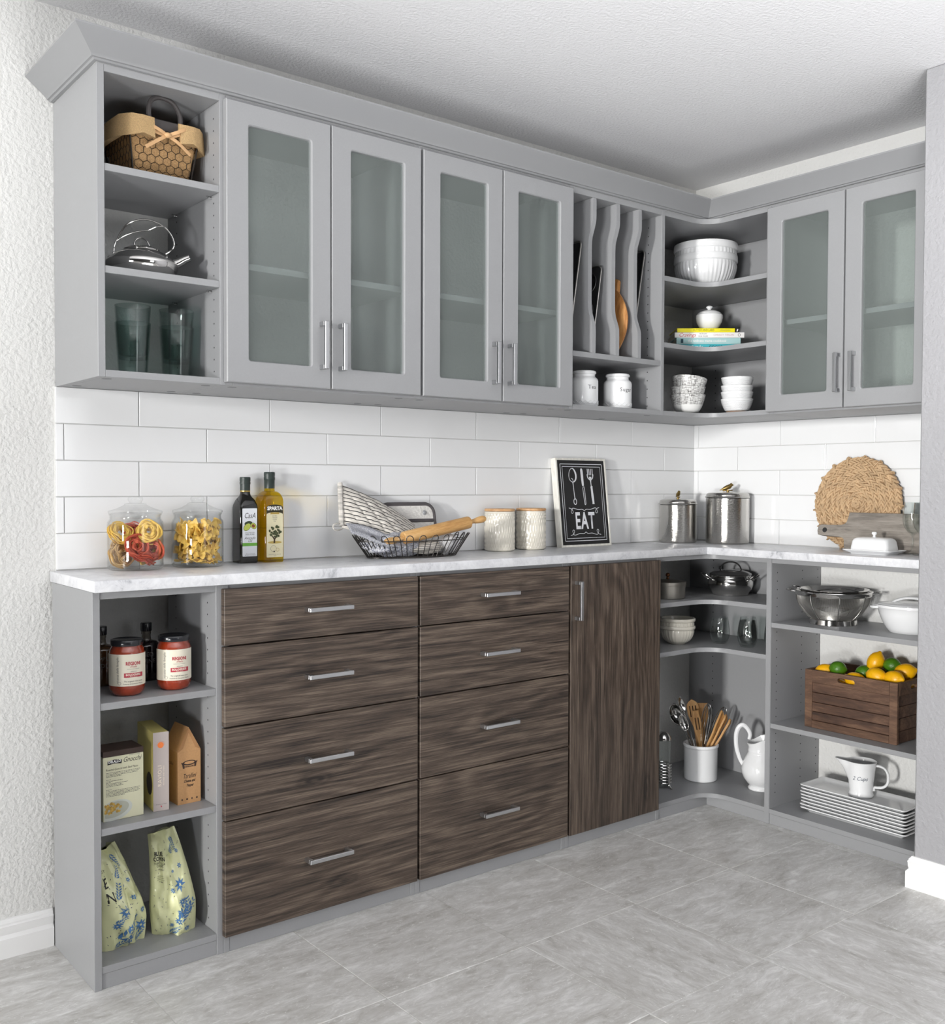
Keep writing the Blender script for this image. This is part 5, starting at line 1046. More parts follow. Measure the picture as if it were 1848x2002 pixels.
def vin(label, x, y, mat, words):
    t = thing('vinegar_bottle', label, 'bottle', (x, y, 0.6429), facing(x, y)+0.15, 'dark vinegar bottles')
    G().lathe([(0, 0), (0.0285, 0), (0.031, 0.003), (0.0315, 0.008), (0.0315, 0.083), (0.030, 0.090), (0.024, 0.096), (0.0125, 0.099)], 36).out('bottle_body', mat, t, smooth=50)
    G().lathe([(0.0126, 0.0988), (0.0112, 0.103), (0.0108, 0.113), (0.0118, 0.1145), (0.0118, 0.121), (0, 0.121)], 24).out('neck', NECKG, t, smooth=40)
    G().lathe([(0.0105, 0.1212), (0.0132, 0.1215), (0.0136, 0.123), (0.0136, 0.140), (0.0126, 0.1422), (0, 0.1425)], 28).out('stopper', BLKLID, t, smooth=40)
    for i, s in enumerate(words): text(s, 0.0145, GREYINK, t, Matrix.Translation((0, 0, 0.066-0.0165*i)), bend=0.0318)
    return t
vin('amber brown vinegar bottle at the back, left of the sauce jars', -2.3410, -0.0900, CIDER, ('APPLE', 'CIDER'))
vin('dark red wine vinegar bottle behind and between the sauce jars', -2.2297, -0.0900, CORKB, ('RED', 'WINE'))
# boxes on the middle shelf
ZS = 0.3616
t = thing('gnocchi_box', 'cream and brown gnocchi carton with a plate of pasta pictured', 'box', (-2.3500, -0.2640, ZS), 0.0)
CARD = M('pale_cream_carton', (216, 214, 184), 0.55); BROWNC = M('dark_brown_carton', (60, 44, 38), 0.45)
W, H, D = 0.0465, 0.1600, 0.074
bx = G().box(-W, W, 0, D, 0, H-0.0130, 0.0008).out('carton', CARD, t, smooth=0); G().box(-W-0.0003, W+0.0003, -0.0003, D+0.0003, H-0.0130, H, 0.0008).out('lid_flap', BROWNC, t, smooth=0)
panel([(-0.0365, 0.1290), (-0.0360, 0.1375), (-0.0205, 0.1400), (-0.0035, 0.1375), (-0.0045, 0.1290), (-0.0205, 0.1310)], BLACKINK, bx, 'name_plate', -0.0001); ftext(bx, 'DELALLO', 0.0080, -0.0202, 0.1352, WHITEINK, -0.0006, bold=0.0003, sx=0.85)
ftext(bx, 'Gnocchi', 0.0165, 0.0195, 0.1355, BLACKINK, -0.0003, shear=0.4, sx=0.75); ftext(bx, 'POTATO & SAGE', 0.0032, 0.026, 0.1450, GREYINK, -0.0003)
ftext(bx, 'Roasted Gnocchi with Basil Pesto', 0.0068, -0.0035, 0.1175, BLACKINK, -0.0003, shear=0.3, sx=0.8)
def rowsp(parent, x0, x1, zs, y, mat, seed, hgt=0.0010):
    r = random.Random(seed); g = G()
    for z, f in zs:
        x = x0
        while x < x0+(x1-x0)*f:
            w = min(r.uniform(0.002, 0.0065), x0+(x1-x0)*f-x)
            if w > 0.0006: g.f([g.v(p) for p in ((x, y, z), (x+w, y, z), (x+w, y, z+hgt), (x, y, z+hgt))])
            x += w+0.0010
    return g.out('small_print', mat, parent, smooth=0, fix=False)
rowsp(bx, -0.0400, 0.0380, [(0.1100, 1), (0.1070, .97), (0.1040, .93), (0.1010, .45), (0.0945, .15), (0.0910, .48), (0.0880, .14), (0.0850, .64), (0.0820, .45), (0.0790, .52), (0.0715, .16), (0.0682, 1), (0.0652, .97), (0.0622, .99), (0.0592, .95), (0.0562, .55)], -0.0004, GREYINK, 2)
PL = M('printed_plate', (200, 204, 196), 0.6); GN = M('printed_gnocchi', (186, 150, 70), 0.6, vary=0.5, vscale=160)
panel([p for p in ell(-0.0200, 0.0230, 0.040, 0.0225, 0.18, 40) if p[0] > -W+0.0005], PL, bx, 'printed_plate', -0.0003); panel([p for p in ell(-0.0215, 0.0250, 0.034, 0.0175, 0.18, 40) if p[0] > -W+0.0005], M('printed_plate_inside', (176, 178, 164), 0.6), bx, 'printed_plate', -0.0004)
rg = random.Random(9)
for i in range(34):
    a = rg.uniform(0, 2*PI); q = math.sqrt(rg.random()); cx, cz = -0.0255+0.0200*q*math.cos(a), 0.0280+0.0125*q*math.sin(a)
    if cx-0.0045 > -W: panel(ell(cx, cz, 0.0040, 0.0028, rg.uniform(0, 3), 10), GN, bx, 'printed_gnocchi', -0.0005-0.00002*i)
t = thing('ravioli_box', 'slim yellow ravioli carton with a grey spine and orange sun', 'box', (-2.2612, -0.2637, ZS), -0.10)
YEL = M('soft_yellow_carton', (222, 208, 128), 0.5); GSP = M('warm_grey_spine', (176, 166, 162), 0.5); SUN = M('orange_print', (222, 120, 60), 0.5)
bx = G().box(-0.0180, 0.0180, 0.0012, 0.140, 0, 0.1858, 0.0008).out('carton', YEL, t, smooth=0); sp_ = G().box(-0.0184, 0.0184, 0, 0.0011, 0, 0.1862, 0.0004).out('spine', GSP, t, smooth=0)
panel(ell(-0.001, 0.1560, 0.0072, 0.0072), SUN, sp_, 'printed_sun', -0.0001)
for i in range(9): a = PI*i/8; panel([(-0.001+0.0085*math.cos(a)-0.0005*math.sin(a), 0.156+0.0085*math.sin(a)+0.0005*math.cos(a)), (-0.001+0.0105*math.cos(a), 0.156+0.0105*math.sin(a)), (-0.001+0.0085*math.cos(a)+0.0005*math.sin(a), 0.156+0.0085*math.sin(a)-0.0005*math.cos(a))], SUN, sp_, 'printed_ray', -0.0001)
text('RAVIOLI', 0.0128, M('cream_spine_ink', (226, 214, 196), 0.5), sp_, face_m((-0.003, -0.0003, 0.083), (0, 0, 1), (-1, 0, 0)), spacing=1.1); text('WITH BEEF AND CHEESE', 0.0042, bpy.data.materials['cream_spine_ink'], sp_, face_m((0.006, -0.0003, 0.083), (0, 0, 1), (-1, 0, 0)))
ftext(sp_, 'Product of Italy', 0.0040, 0, 0.0160, GREYINK, -0.0003, shear=0.3); panel(ell(0, 0.0105, 0.0012, 0.0026, 0.4, 10), REDP, sp_, 'printed_mark', -0.0001)
panel(ell(0, 0, 0.0001, 0.0001), YEL, bx, 'seam', 0.0011)
g = G(); g.prism([(0.010+0.024*math.cos(a), 0.060+0.027*math.sin(a)) for a in [2*PI*i/24 for i in range(24)]], -0.0184, -0.0181, lambda a, b, h: (h, a+0.024, b)); g.out('printed_window', M('dark_print_window', (58, 46, 38), 0.4), bx, smooth=0)
t = thing('cracker_bag', 'brown kraft gable-top cracker bag with dark print', 'bag', (-2.1860, -0.2495, ZS), 0.03)
KRAFT = M('brown_kraft_paper', (190, 146, 100), 0.75, vary=0.07, vscale=220); W = 0.0292; DP = 0.085
g = G(); A = [(-W, 0, 0), (W, 0, 0), (W, DP, 0), (-W, DP, 0)]; T_ = [(-W, 0, 0.127), (W, 0, 0.127), (W, DP, 0.127), (-W, DP, 0.127)]
v0 = [g.v(p) for p in A]; v1 = [g.v(p) for p in T_]; r0 = g.v((0, 0.004, 0.1835)); r1 = g.v((0, DP-0.004, 0.1835)); m0 = g.v((0, 0.016, 0.150)); m1 = g.v((0, DP-0.016, 0.150))
g.f(v0[::-1])
for i in range(4): g.f((v0[i], v0[(i+1) % 4], v1[(i+1) % 4], v1[i]))
g.f((v1[1], v1[2], r1, r0)); g.f((v1[3], v1[0], r0, r1)); g.f((v1[0], v1[1], r0)); g.f((v1[2], v1[3], r1))
bg_ = g.out('paper_bag', KRAFT, t, smooth=0)
g = G(); g.f([g.v(p) for p in ((-W, -0.0006, 0.127), (0.0, 0.0030, 0.1835), (0.0, 0.0026, 0.172), (-W*0.55, 0.0004, 0.134))]); g.f([g.v(p) for p in ((0.0, 0.0030, 0.1835), (W, -0.0006, 0.127), (W*0.55, 0.0004, 0.134), (0.0, 0.0026, 0.172))])
fo = g.out('gable_fold', M('kraft_fold', (168, 124, 82), 0.75), t, smooth=0, fix=False); s_ = fo.modifiers.new('thickness', 'SOLIDIFY'); s_.thickness = 0.0006
BRP = M('dark_brown_print', (66, 48, 40), 0.6)
panel(ell(0, 0.0985, 0.0170, 0.0060), BRP, bg_, 'printed_basket', -0.0002); panel(ell(0, 0.0990, 0.0130, 0.0036), KRAFT, bg_, 'printed_basket', -0.0003)
panel([(-0.021, 0.101), (-0.018, 0.095), (-0.016, 0.086), (-0.012, 0.086), (-0.013, 0.094), (-0.010, 0.098)], BRP, bg_, 'printed_leaves', -0.0002); panel([(0.021, 0.101), (0.018, 0.095), (0.017, 0.088), (0.0135, 0.087), (0.013, 0.094), (0.010, 0.098)], BRP, bg_, 'printed_leaves', -0.0002); ftext(bg_, 'TARALLORO', 0.0048, 0, 0.0895, BRP, -0.0003, bold=0.0002)
ftext(bg_, 'Tarallini', 0.0165, 0, 0.0665, BLACKINK, -0.0003, shear=0.35, sx=0.62); ftext(bg_, 'Cheese and', 0.0098, 0, 0.0545, BLACKINK, -0.0003, shear=0.35, sx=0.62, bold=0.0002); ftext(bg_, 'Pepper', 0.0098, 0.002, 0.0440, BLACKINK, -0.0003, shear=0.35, sx=0.62, bold=0.0002)
for i in range(4): panel(ell(-0.0185+0.0125*i, 0.0110, 0.0022, 0.0024, 0, 8 if i % 2 else 5), BRP, bg_, 'printed_symbol', -0.0002)
text('Tarallini', 0.012, BRP, bg_, face_m((-W-0.0003, 0.045, 0.095), (0, -1, 0), (0, 0, 1)), shear=0.3); 
# chip bags
def chipmat():
    m, nt, b = base('pale_green_bag_film'); b.inputs['Base Color'].default_value = lin((222, 224, 176)); b.inputs['Roughness'].default_value = 0.34; b.inputs['Coat Weight'].default_value = 0.3; return m
CHIP = chipmat(); BLU = M('cornflower_blue_print', (78, 124, 176), 0.45)
def chip_bag(label, x, y, z, rz, lean, seed, W0, H0, D0, words, twist):
    t = thing('chip_bag', label, 'bag', (x, y, z), rz, 'pale green chip bags'); r_ = Vector((seed*3.1, seed*1.7, 0))
    def surf(u, v, s, off=0.0):      # u -1..1 across, v 0..1 up, s side
        wv = W0*(1.0-0.42*max(0, v-0.30)/0.70 if v > 0.3 else 0.93+0.07*math.sin(PI*v/0.6)); th = D0*(math.sin(PI*min(1, (v*0.93+0.07)))**0.7)*(1-0.72*v)*1.25
        e = max(0.0, 1-u*u)**0.55
        n = noise.noise(Vector((u*1.6+seed, v*3.4, s*2.0)))*0.020+0.010*noise.noise(Vector((u*4+seed, v*8, s)))
        ridge = 0.009*abs(math.sin(3.0*u+5*v+seed))
        w2 = wv*u; yy = s*(th*e+(n+ridge*0.6)*e+off)
        a = twist*v; zz = H0*v+0.008*u*v*math.sin(seed)
        X = w2*math.cos(a)-yy*math.sin(a); Y = w2*math.sin(a)+yy*math.cos(a)
        return (X+lean[0]*v*v, Y+lean[1]*v*v, zz)
    g = G(); N, MM = 26, 34; rows = []
    for j in range(MM+1):
        v = j/MM; rows.append([surf(-1+2*i/N, v, -1) for i in range(N+1)]+[surf(1-2*i/N, v, 1) for i in range(1, N)])
    g.loft(rows); bag = g.out('bag_film', CHIP, t, smooth=35)
    def proj(poly, nm, mat, off=0.0012):
        g = G(); c = (sum(p[0] for p in poly)/len(poly), sum(p[1] for p in poly)/len(poly)); cv = g.v(surf(c[0], c[1], -1, off)); vs = [g.v(surf(max(-0.93, min(0.93, a)), max(0.012, b), -1, off)) for a, b in poly]
        for i in range(len(vs)): g.f((cv, vs[i], vs[(i+1) % len(vs)]))
        return g.out(nm, mat, bag, smooth=0, fix=False)
    k = W0/H0
    def star(cx, cz, R, n=8, q=0.45, mat=BLU, hole=True):
        proj([(cx+(R if i % 2 == 0 else R*q)*math.cos(PI*i/n), cz+(R if i % 2 == 0 else R*q)*math.sin(PI*i/n)*k) for i in range(2*n)], 'printed_flower', mat)
        if hole: proj([(cx+R*0.2*math.cos(2*PI*i/8), cz+R*0.2*math.sin(2*PI*i/8)*k) for i in range(8)], 'printed_flower_eye', CHIP, 0.0016)
    rg = random.Random(seed)
    def leafy(cx, cz, L, a, n=6):
        for i in range(n):
            q = i/n; px_, pz = cx+L*q*math.cos(a), cz+L*q*math.sin(a)*k
            for s in (-1, 1):
                b_ = a+s*0.75; l2 = L*0.34*(1-0.5*q); pts = [(px_, pz), (px_+l2*0.6*math.cos(b_-0.3*s), pz+l2*0.6*math.sin(b_-0.3*s)*k), (px_+l2*math.cos(b_), pz+l2*math.sin(b_)*k), (px_+l2*0.55*math.cos(b_+0.35*s), pz+l2*0.55*math.sin(b_+0.35*s)*k)]; proj(pts, 'printed_leaf', BLU)
    big = [(-0.22, 0.40, 0.26), (0.58, 0.17, 0.26), (0.02, 0.075, 0.26), (0.30, 0.50, 0.12), (0.28, 0.30, 0.14), (0.66, 0.33, 0.14), (-0.55, 0.27, 0.16), (-0.05, 0.21, 0.13), (0.40, 0.66, 0.11), (0.05, 0.63, 0.09), (-0.35, 0.13, 0.12)] if seed == 1 else [(0.45, 0.50, 0.27), (0.20, 0.15, 0.19), (0.42, 0.35, 0.17), (0.08, 0.47, 0.14), (0.60, 0.66, 0.13), (0.25, 0.26, 0.10), (0.66, 0.80, 0.12), (-0.10, 0.10, 0.12), (0.55, 0.06, 0.16), (0.20, 0.62, 0.08)]
    for a, b_, R in big: star(a, b_, R, 8 if R > 0.13 else 6)
    for a, b_, L, an in ([(-0.35, 0.10, 0.95, 0.75), (0.42, 0.01, 0.6, 1.0), (0.20, 0.92, 0.55, -1.2), (-0.35, 0.52, 0.65, 1.3), (-0.15, 0.72, 0.5, 1.0), (-0.6, 0.30, 0.5, 0.3), (-0.55, 0.02, 0.55, 0.5)] if seed == 1 else [(0.22, 0.17, 1.0, 0.7), (0.45, 0.93, 0.55, -1.3), (-0.2, 0.01, 0.6, 0.6), (0.66, 0.20, 0.75, 1.6), (0.30, 0.20, 0.8, 1.2), (0.25, 0.78, 0.4, 1.2)]): leafy(a, b_, L, an)
    for i in range(64):
        a, b_ = rg.uniform(-0.85, 0.9), rg.uniform(0.03, 0.9)
        if any((a-q[0])**2+((b_-q[1])/k)**2 < (q[2]+0.03)**2 for q in big): continue
        an = rg.uniform(0, PI); proj([(a+0.045*math.cos(an), b_+0.045*math.sin(an)*k), (a+0.012*math.sin(an), b_-0.012*math.cos(an)*k), (a-0.045*math.cos(an), b_-0.045*math.sin(an)*k), (a-0.012*math.sin(an), b_+0.012*math.cos(an)*k)], 'printed_dash', M('navy_print', (40, 52, 78), 0.5) if i == 0 else bpy.data.materials['navy_print'])
    for s, size, u0, v0_ in words:
        cu = bpy.data.curves.new('txt', 'FONT'); cu.body = s; cu.size = size; cu.align_x = 'CENTER'; cu.resolution_u = 2; cu.offset = 0.0003 if size > 0.012 else 0
        to = bpy.data.objects.new('txt', cu); me = bpy.data.meshes.new_from_object(to); bpy.data.objects.remove(to)
        for v in me.vertices: v.co = Vector(surf(u0+v.co.x/W0, v0_+v.co.y/H0, -1, 0.0014))
        me.materials.clear(); me.materials.append(BLACKINK); o = bpy.data.objects.new('lettering', me); COL.objects.link(o); o.parent = bag
    return t
chip_bag('left pale green chip bag with blue flower print on the bottom shelf', -2.3390, -0.215, 0.0514, 0.22, (-0.030, 0.03), 1, 0.060, 0.226, 0.044, [('E', 0.032, -0.70, 0.655), ('N', 0.030, -0.66, 0.52), ('KET', 0.0090, -0.66, 0.80)], 0.15)
chip_bag('right pale green chip bag with blue flower print on the bottom shelf', -2.2170, -0.225, 0.0514, -0.30, (-0.026, 0.03), 2, 0.054, 0.238, 0.042, [('BLUE', 0.0125, -0.42, 0.79), ('CORN', 0.0125, -0.42, 0.745), ('TORTILLA', 0.0075, -0.42, 0.71), ('CHIPS', 0.0075, -0.42, 0.685), ('ORGANIC', 0.004, -0.38, 0.66), ('ingredients', 0.0036, -0.45, 0.60), ('organic corn', 0.0036, -0.45, 0.58), ('sunflower oil', 0.0036, -0.45, 0.56), ('sea salt', 0.0036, -0.45, 0.54)], -0.10)
# ================================================================ CORNER BASE CABINET
t = thing('lidded_pot', 'small tin pot with lid and dark ball knob on the top corner shelf', 'pot', (-0.390, -0.205, 0.7332))
G().lathe([(0, 0), (0.058, 0), (0.0605, 0.002), (0.0612, 0.006), (0.0612, 0.044), (0.0635, 0.0445), (0.0635, 0.047), (0.0605, 0.047), (0.058, 0.03), (0, 0.02)], 48).out('pot_body', M('dull_tin', (180, 176, 168), 0.38, 1.0), t, smooth=40)
G().lathe([(0.0590, 0.0473), (0.0642, 0.0473), (0.0648, 0.049), (0.0645, 0.058), (0.0625, 0.060), (0.0560, 0.0605), (0.030, 0.0650), (0, 0.0665)], 48).out('lid', bpy.data.materials['dull_tin'], t, smooth=40)
KN = M('dark_copper_knob', (110, 72, 48), 0.25, 0.9); g = G(); g.ball((0, 0, 0.0700), 0.0055, 14, 8); g.ball((0, 0, 0.0815), 0.0080, 16, 10); g.out('knob', KN, t)
t = thing('stock_pot', 'shiny rounded stock pot with loop handles under the counter corner', 'pot', (-0.1240, -0.2750, 0.7332), facing(-0.124, -0.275))
G().lathe([(0, 0), (0.060, 0), (0.064, 0.002), (0.0645, 0.006), (0.0665, 0.010), (0.0755, 0.022), (0.0805, 0.036), (0.0810, 0.048), (0.0780, 0.062), (0.0735, 0.070), (0.0745, 0.0735), (0.0760, 0.0745), (0.0750, 0.0760), (0.0715, 0.0755), (0.0715, 0.06), (0, 0.03)], 56).out('pot_body', STEEL, t, smooth=50)
G().lathe([(0.0735, 0.0763), (0.0755, 0.0768), (0.0740, 0.0790), (0.062, 0.0855), (0.040, 0.0905), (0.015, 0.0925), (0, 0.0928)], 56).out('lid', STEEL, t, smooth=50)
G().tube(bez([(-0.035, 0.0, 0.0900), (-0.036, 0, 0.098), (-0.026, 0, 0.1120), (-0.008, 0, 0.1195), (0.014, 0, 0.1185), (0.030, 0, 0.108), (0.037, 0, 0.0945), (0.038, 0, 0.0895)], 5), 0.0030, 8, flat=1.4, up=(0, 1, 0)).out('lid_handle', STEEL, t)
for a in (-2.75, -0.45):
    c, s = math.cos(a), math.sin(a); tn = (-s, c)
    P = [(0.0775*c+tn[0]*0.022, 0.0775*s+tn[1]*0.022, 0.058), (0.088*c+tn[0]*0.024, 0.088*s+tn[1]*0.024, 0.066), (0.103*c+tn[0]*0.018, 0.103*s+tn[1]*0.018, 0.077), (0.108*c, 0.108*s, 0.0805), (0.103*c-tn[0]*0.018, 0.103*s-tn[1]*0.018, 0.077), (0.088*c-tn[0]*0.024, 0.088*s-tn[1]*0.024, 0.066), (0.0775*c-tn[0]*0.022, 0.0775*s-tn[1]*0.022, 0.058)]
    g = G(); g.tube(bez(P, 4), 0.0028, 8)
    for q in (P[0], P[-1]): g.ball(q, 0.0048, 10, 6)
    g.out('side_handle', STEEL, t)
a = fluted_bowl('lower of two cream fluted bowls on the second corner shelf', -0.3370, -0.2050, 0.5657, 0.034, 0.0590, 0.066, 30, CREAMCER, 'small cream fluted bowls', 'fluted_bowl')
dup(a, (-0.3370, -0.2050, 0.5657+0.0270), 0.16, 'upper of two cream fluted bowls on the second corner shelf')
SG = [(0, 0), (0.0200, 0), (0.0225, 0.001), (0.0275, 0.008), (0.0325, 0.020), (0.0350, 0.034), (0.0348, 0.048), (0.0320, 0.070), (0.0275, 0.0925), (0.0270, 0.0933), (0.0263, 0.0925), (0.0309, 0.070), (0.0338, 0.048), (0.0339, 0.034), (0.0313, 0.021), (0.0262, 0.0105), (0.0210, 0.0055), (0, 0.0045)]
t = thing('stemless_glass', 'stemless wine glass at the left of the group on the corner shelf', 'glass', (-0.2050, -0.2920, 0.5657), 0, 'stemless wine glasses')
G().lathe(SG, 40).out('glass_wall', GLASS, t, smooth=60)
dup(t, (-0.2020, -0.4080, 0.5657), None, 'stemless wine glass at the front of the corner shelf'); dup(t, (-0.1220, -0.3520, 0.5657), None, 'stemless wine glass behind the front one on the corner shelf'); dup(t, (-0.1500, -0.4820, 0.5657), None, 'stemless wine glass half behind the corner partition')
# utensil crock
CKX, CKY, ZF = -0.1960, -0.2040, 0.0517
t = thing('utensil_crock', 'white ceramic crock full of cooking utensils', 'crock', (CKX, CKY, ZF))
G().lathe([(0, 0), (0.056, 0), (0.0595, 0.002), (0.0605, 0.006), (0.0610, 0.118), (0.0625, 0.1205), (0.0645, 0.1225), (0.0650, 0.1275), (0.0640, 0.1315), (0.0615, 0.1330), (0.0580, 0.1320), (0.0565, 0.128), (0.0565, 0.012), (0, 0.010)], 56).out('crock_wall', WHITECER, t, smooth=50)
ca = facing(CKX, CKY); RG = Vector((math.cos(ca), math.sin(ca), 0)); FW = Vector((math.sin(ca), -math.cos(ca), 0)); UP = Vector((0, 0, 1)); CK = Vector((CKX, CKY, ZF))
def utensil(name, label, cat, base_, tip, roll=0.0, group=None):
    # local z runs from base to tip, local -y faces the camera
    b = CK+RG*base_[0]+FW*base_[1]+UP*base_[2]; e = CK+RG*tip[0]+FW*tip[1]+UP*tip[2]; z = (e-b).normalized(); y = (-FW); x = y.cross(z).normalized(); y = z.cross(x); L = (e-b).length
    t = thing(name, label, cat, b, 0, group); m = Matrix((x, y, z)).transposed() @ Matrix.Rotation(roll, 3, 'Z'); t.rotation_euler = m.to_euler(); return t, L
WOODS = wood('bamboo_utensil', (150, 106, 58), (186, 140, 84), (208, 168, 112), (24, 24, 2.5), 2.5, 0.55, 0.2)
def paddle(name, label, base_, tip, w, hl, roll=0, slots=0, th=0.0035, tipw=None, hw=0.0075, cat='spatula', spoon=0.0):
    t, L = utensil(name, label, cat, base_, tip, roll); prof = []
    n = 14
    for i in range(n+1):
        q = i/n; z = L-hl+hl*q; ww = hw+(w-hw)*min(1, q*2.1)**1.1 if q < 0.5 else w*(1-(max(0, q-0.72)/0.28)**2.6*0.98) if tipw is None else w+(tipw-w)*(q-0.5)*2*0.5
        prof.append((ww, z))
    hz = [(hw*0.9, 0), (hw, L*0.2), (hw, L-hl)]
    rows = []
    for ww, z in hz+prof[1:]: rows.append([(-ww, -th, z), (-ww*0.5, -th-0.0006, z), (ww*0.5, -th-0.0006, z), (ww, -th, z), (ww, th, z), (ww*0.5, th+0.0006+0, z), (-ww*0.5, th+0.0006, z), (-ww, th, z)])
    if spoon: rows = [[(x, y+spoon*max(0, (z-(L-hl))/hl)*(1-(x/(w+1e-6))**2), z) for x, y, z in r] for r in rows]
    if slots == 0: G().loft(rows).out('paddle', WOODS, t, smooth=40)
    else:
        G().loft(rows).out('paddle', WOODS, t, smooth=40); g = G()
        for s in range(slots): xx = (s-(slots-1)/2)*0.0105; g.prism(rrect(xx-0.0019, xx+0.0019, L-hl*0.62, L-hl*0.22, 0.0015, 2), -th-0.0009, th+0.0009, lambda a, b, h: (a, h, b))
        g.out('slots', M('slot_shadow', (60, 40, 24), 0.9) if 'slot_shadow' not in bpy.data.materials else bpy.data.materials['slot_shadow'], t, smooth=0)
    return t
def px(u, v, f=0.0):    # crop offsets (right, up) in metres relative to crock
    return (u, f, v)
paddle('wooden_spatula', 'round-headed slotted bamboo spatula at the back of the crock', (0.010, -0.01, 0.012), (-0.036, -0.020, 0.288), 0.0215, 0.105, 0, 3)
paddle('wooden_spatula', 'pointed slotted bamboo spatula in front of the round-headed one', (0.020, 0.010, 0.012), (-0.021, 0.018, 0.255), 0.0155, 0.115, 0, 2, tipw=0.004)
paddle('wooden_spatula', 'plain flat-topped bamboo turner behind the whisk', (0.012, -0.025, 0.012), (0.002, -0.040, 0.272), 0.021, 0.10, 0, 0, tipw=0.021)
paddle('wooden_spoon', 'bamboo spoon leaning right, nearest the whisk', (-0.022, 0.020, 0.012), (0.079, 0.012, 0.256), 0.0125, 0.085, 1.0, 0, cat='spoon', spoon=0.006)
paddle('wooden_spoon', 'middle bamboo spoon leaning right in the crock', (-0.016, 0.010, 0.012), (0.094, 0.006, 0.241), 0.0135, 0.080, 1.15, 0, cat='spoon', spoon=0.006)
paddle('wooden_spoon', 'rightmost bamboo spoon leaning over the crock rim', (-0.010, 0.000, 0.012), (0.108, 0.000, 0.224), 0.0120, 0.070, 1.25, 0, cat='spoon', spoon=0.004)
def whisk(label, base_, tip, R, hl):
    t, L = utensil('whisk', label, 'whisk', base_, tip); G().tube([(0, 0, 0), (0, 0, L-hl)], [0.0065, 0.0055], 12).out('handle', STEEL, t)
    for k in range(5):
        a = PI*k/5; P = []
        for i in range(21): q = PI*i/20; P.append((R*math.cos(a)*math.cos(q)*(0.35+0.65*math.sin(q)**0.6), R*math.sin(a)*math.cos(q)*(0.35+0.65*math.sin(q)**0.6), L-hl+hl*math.sin(q)**0.8))
        G().tube(P, 0.00095, 5).out('wire', STEEL, t)
whisk('large balloon whisk standing in the centre of the crock', (-0.006, 0.016, 0.012), (0.026, 0.010, 0.281), 0.0265, 0.150)
whisk('second whisk leaning right behind the bamboo spoons', (-0.012, -0.022, 0.012), (0.086, -0.034, 0.262), 0.0270, 0.140)
def ladle(name, label, base_, tip, rx, rz, deep, roll, cat):
    t, L = utensil(name, label, cat, base_, tip, roll); G().tube([(0, 0, 0), (0, 0, L-rz*1.7)], [0.0048, 0.0042], 8, flat=0.5).out('handle', STEEL, t)
    g = G(); g.grid(lambda u, v: ((lambda a, q: (rx*q*math.cos(a), deep*(1-q*q), L-rz+rz*q*math.sin(a)))(2*PI*u, 0.02+0.98*v)), 28, 8); bmesh.ops.remove_doubles(g.b, verts=g.b.verts[:], dist=1e-5); o = g.out('bowl', STEEL, t, smooth=60); s = o.modifiers.new('thickness', 'SOLIDIFY'); s.thickness = 0.0016; return t
ladle('ladle', 'big steel ladle hanging over the left rim of the crock', (0.012, 0.006, 0.012), (-0.104, 0.004, 0.272), 0.030, 0.042, 0.028, 0.55, 'ladle')
ladle('serving_spoon', 'upright steel serving spoon between the ladle and slotted spatula', (0.016, 0.014, 0.012), (-0.080, -0.012, 0.298), 0.017, 0.033, 0.012, 0.9, 'spoon')
ladle('serving_spoon', 'short steel serving spoon facing front at the left of the crock', (0.018, 0.022, 0.012), (-0.074, 0.034, 0.240), 0.0165, 0.032, 0.012, 0.3, 'spoon')
# french press, pitcher
t = thing('french_press', 'glass and steel coffee press partly behind the walnut door', 'coffee press', (-0.3900, -0.1900, ZF), facing(-0.39, -0.19))
G().lathe([(0, 0.010), (0.0245, 0.010), (0.0262, 0.013), (0.0265, 0.1720), (0.0255, 0.1720), (0.0250, 0.014), (0, 0.013)], 32).out('glass_beaker', GLASS, t, smooth=50)
for i in range(7):
    z = 0.022+0.0105*i; G().tube([(0.0276*math.cos(a), 0.0276*math.sin(a), z) for a in [2*PI*k/36 for k in range(36)]], 0.0033, 8, closed=True).out('frame_band', STEEL, t)
G().lathe([(0, 0.1722), (0.0270, 0.1722), (0.0288, 0.1735), (0.0285, 0.179), (0.0265, 0.186), (0.020, 0.1945), (0.011, 0.2000), (0, 0.2015)], 32).out('lid', STEEL, t)
for a in (-0.9, 0.9, 2.6): c, s = math.cos(a-PI/2), math.sin(a-PI/2); G().tube(bez([(0.0275*c, 0.0275*s, 0.088), (0.0285*c, 0.0285*s, 0.05), (0.029*c, 0.029*s, 0.018), (0.034*c, 0.034*s, 0.006), (0.041*c, 0.041*s, 0.0026)], 4), 0.0042, 8, flat=0.6, up=(c, s, 0.3)).out('foot', STEEL, t)
PX, PYY = -0.1320, -0.4180
t = thing('pitcher', 'tall white ceramic pitcher with curved handle by the corner partition', 'pitcher', (PX, PYY, ZF), facing(PX, PYY))
def pm(a, z, r):
    # spout on +x, dip beside it
    if z > 0.125: c = math.cos(a); return 1+(0.42*max(0, c)**3)*min(1, (z-0.125)/0.05)
    return 1
R_ = [(0, 0), (0.0385, 0), (0.0420, 0.002), (0.0425, 0.007), (0.0400, 0.011), (0.0365, 0.0145), (0.0480, 0.026), (0.0590, 0.042), (0.0655, 0.060), (0.0665, 0.074), (0.0620, 0.094), (0.0540, 0.112), (0.0455, 0.128), (0.0435, 0.136), (0.0450, 0.139), (0.0432, 0.142), (0.0425, 0.150), (0.0440, 0.163), (0.0465, 0.176), (0.0470, 0.181)]
inn = [(r-0.004, z+0.001) for r, z in R_[:12:-1]]
g = G(); g.lathe(R_+[(0.0450, 0.182)]+inn+[(0.03, 0.10), (0, 0.08)], 48, mod=pm)
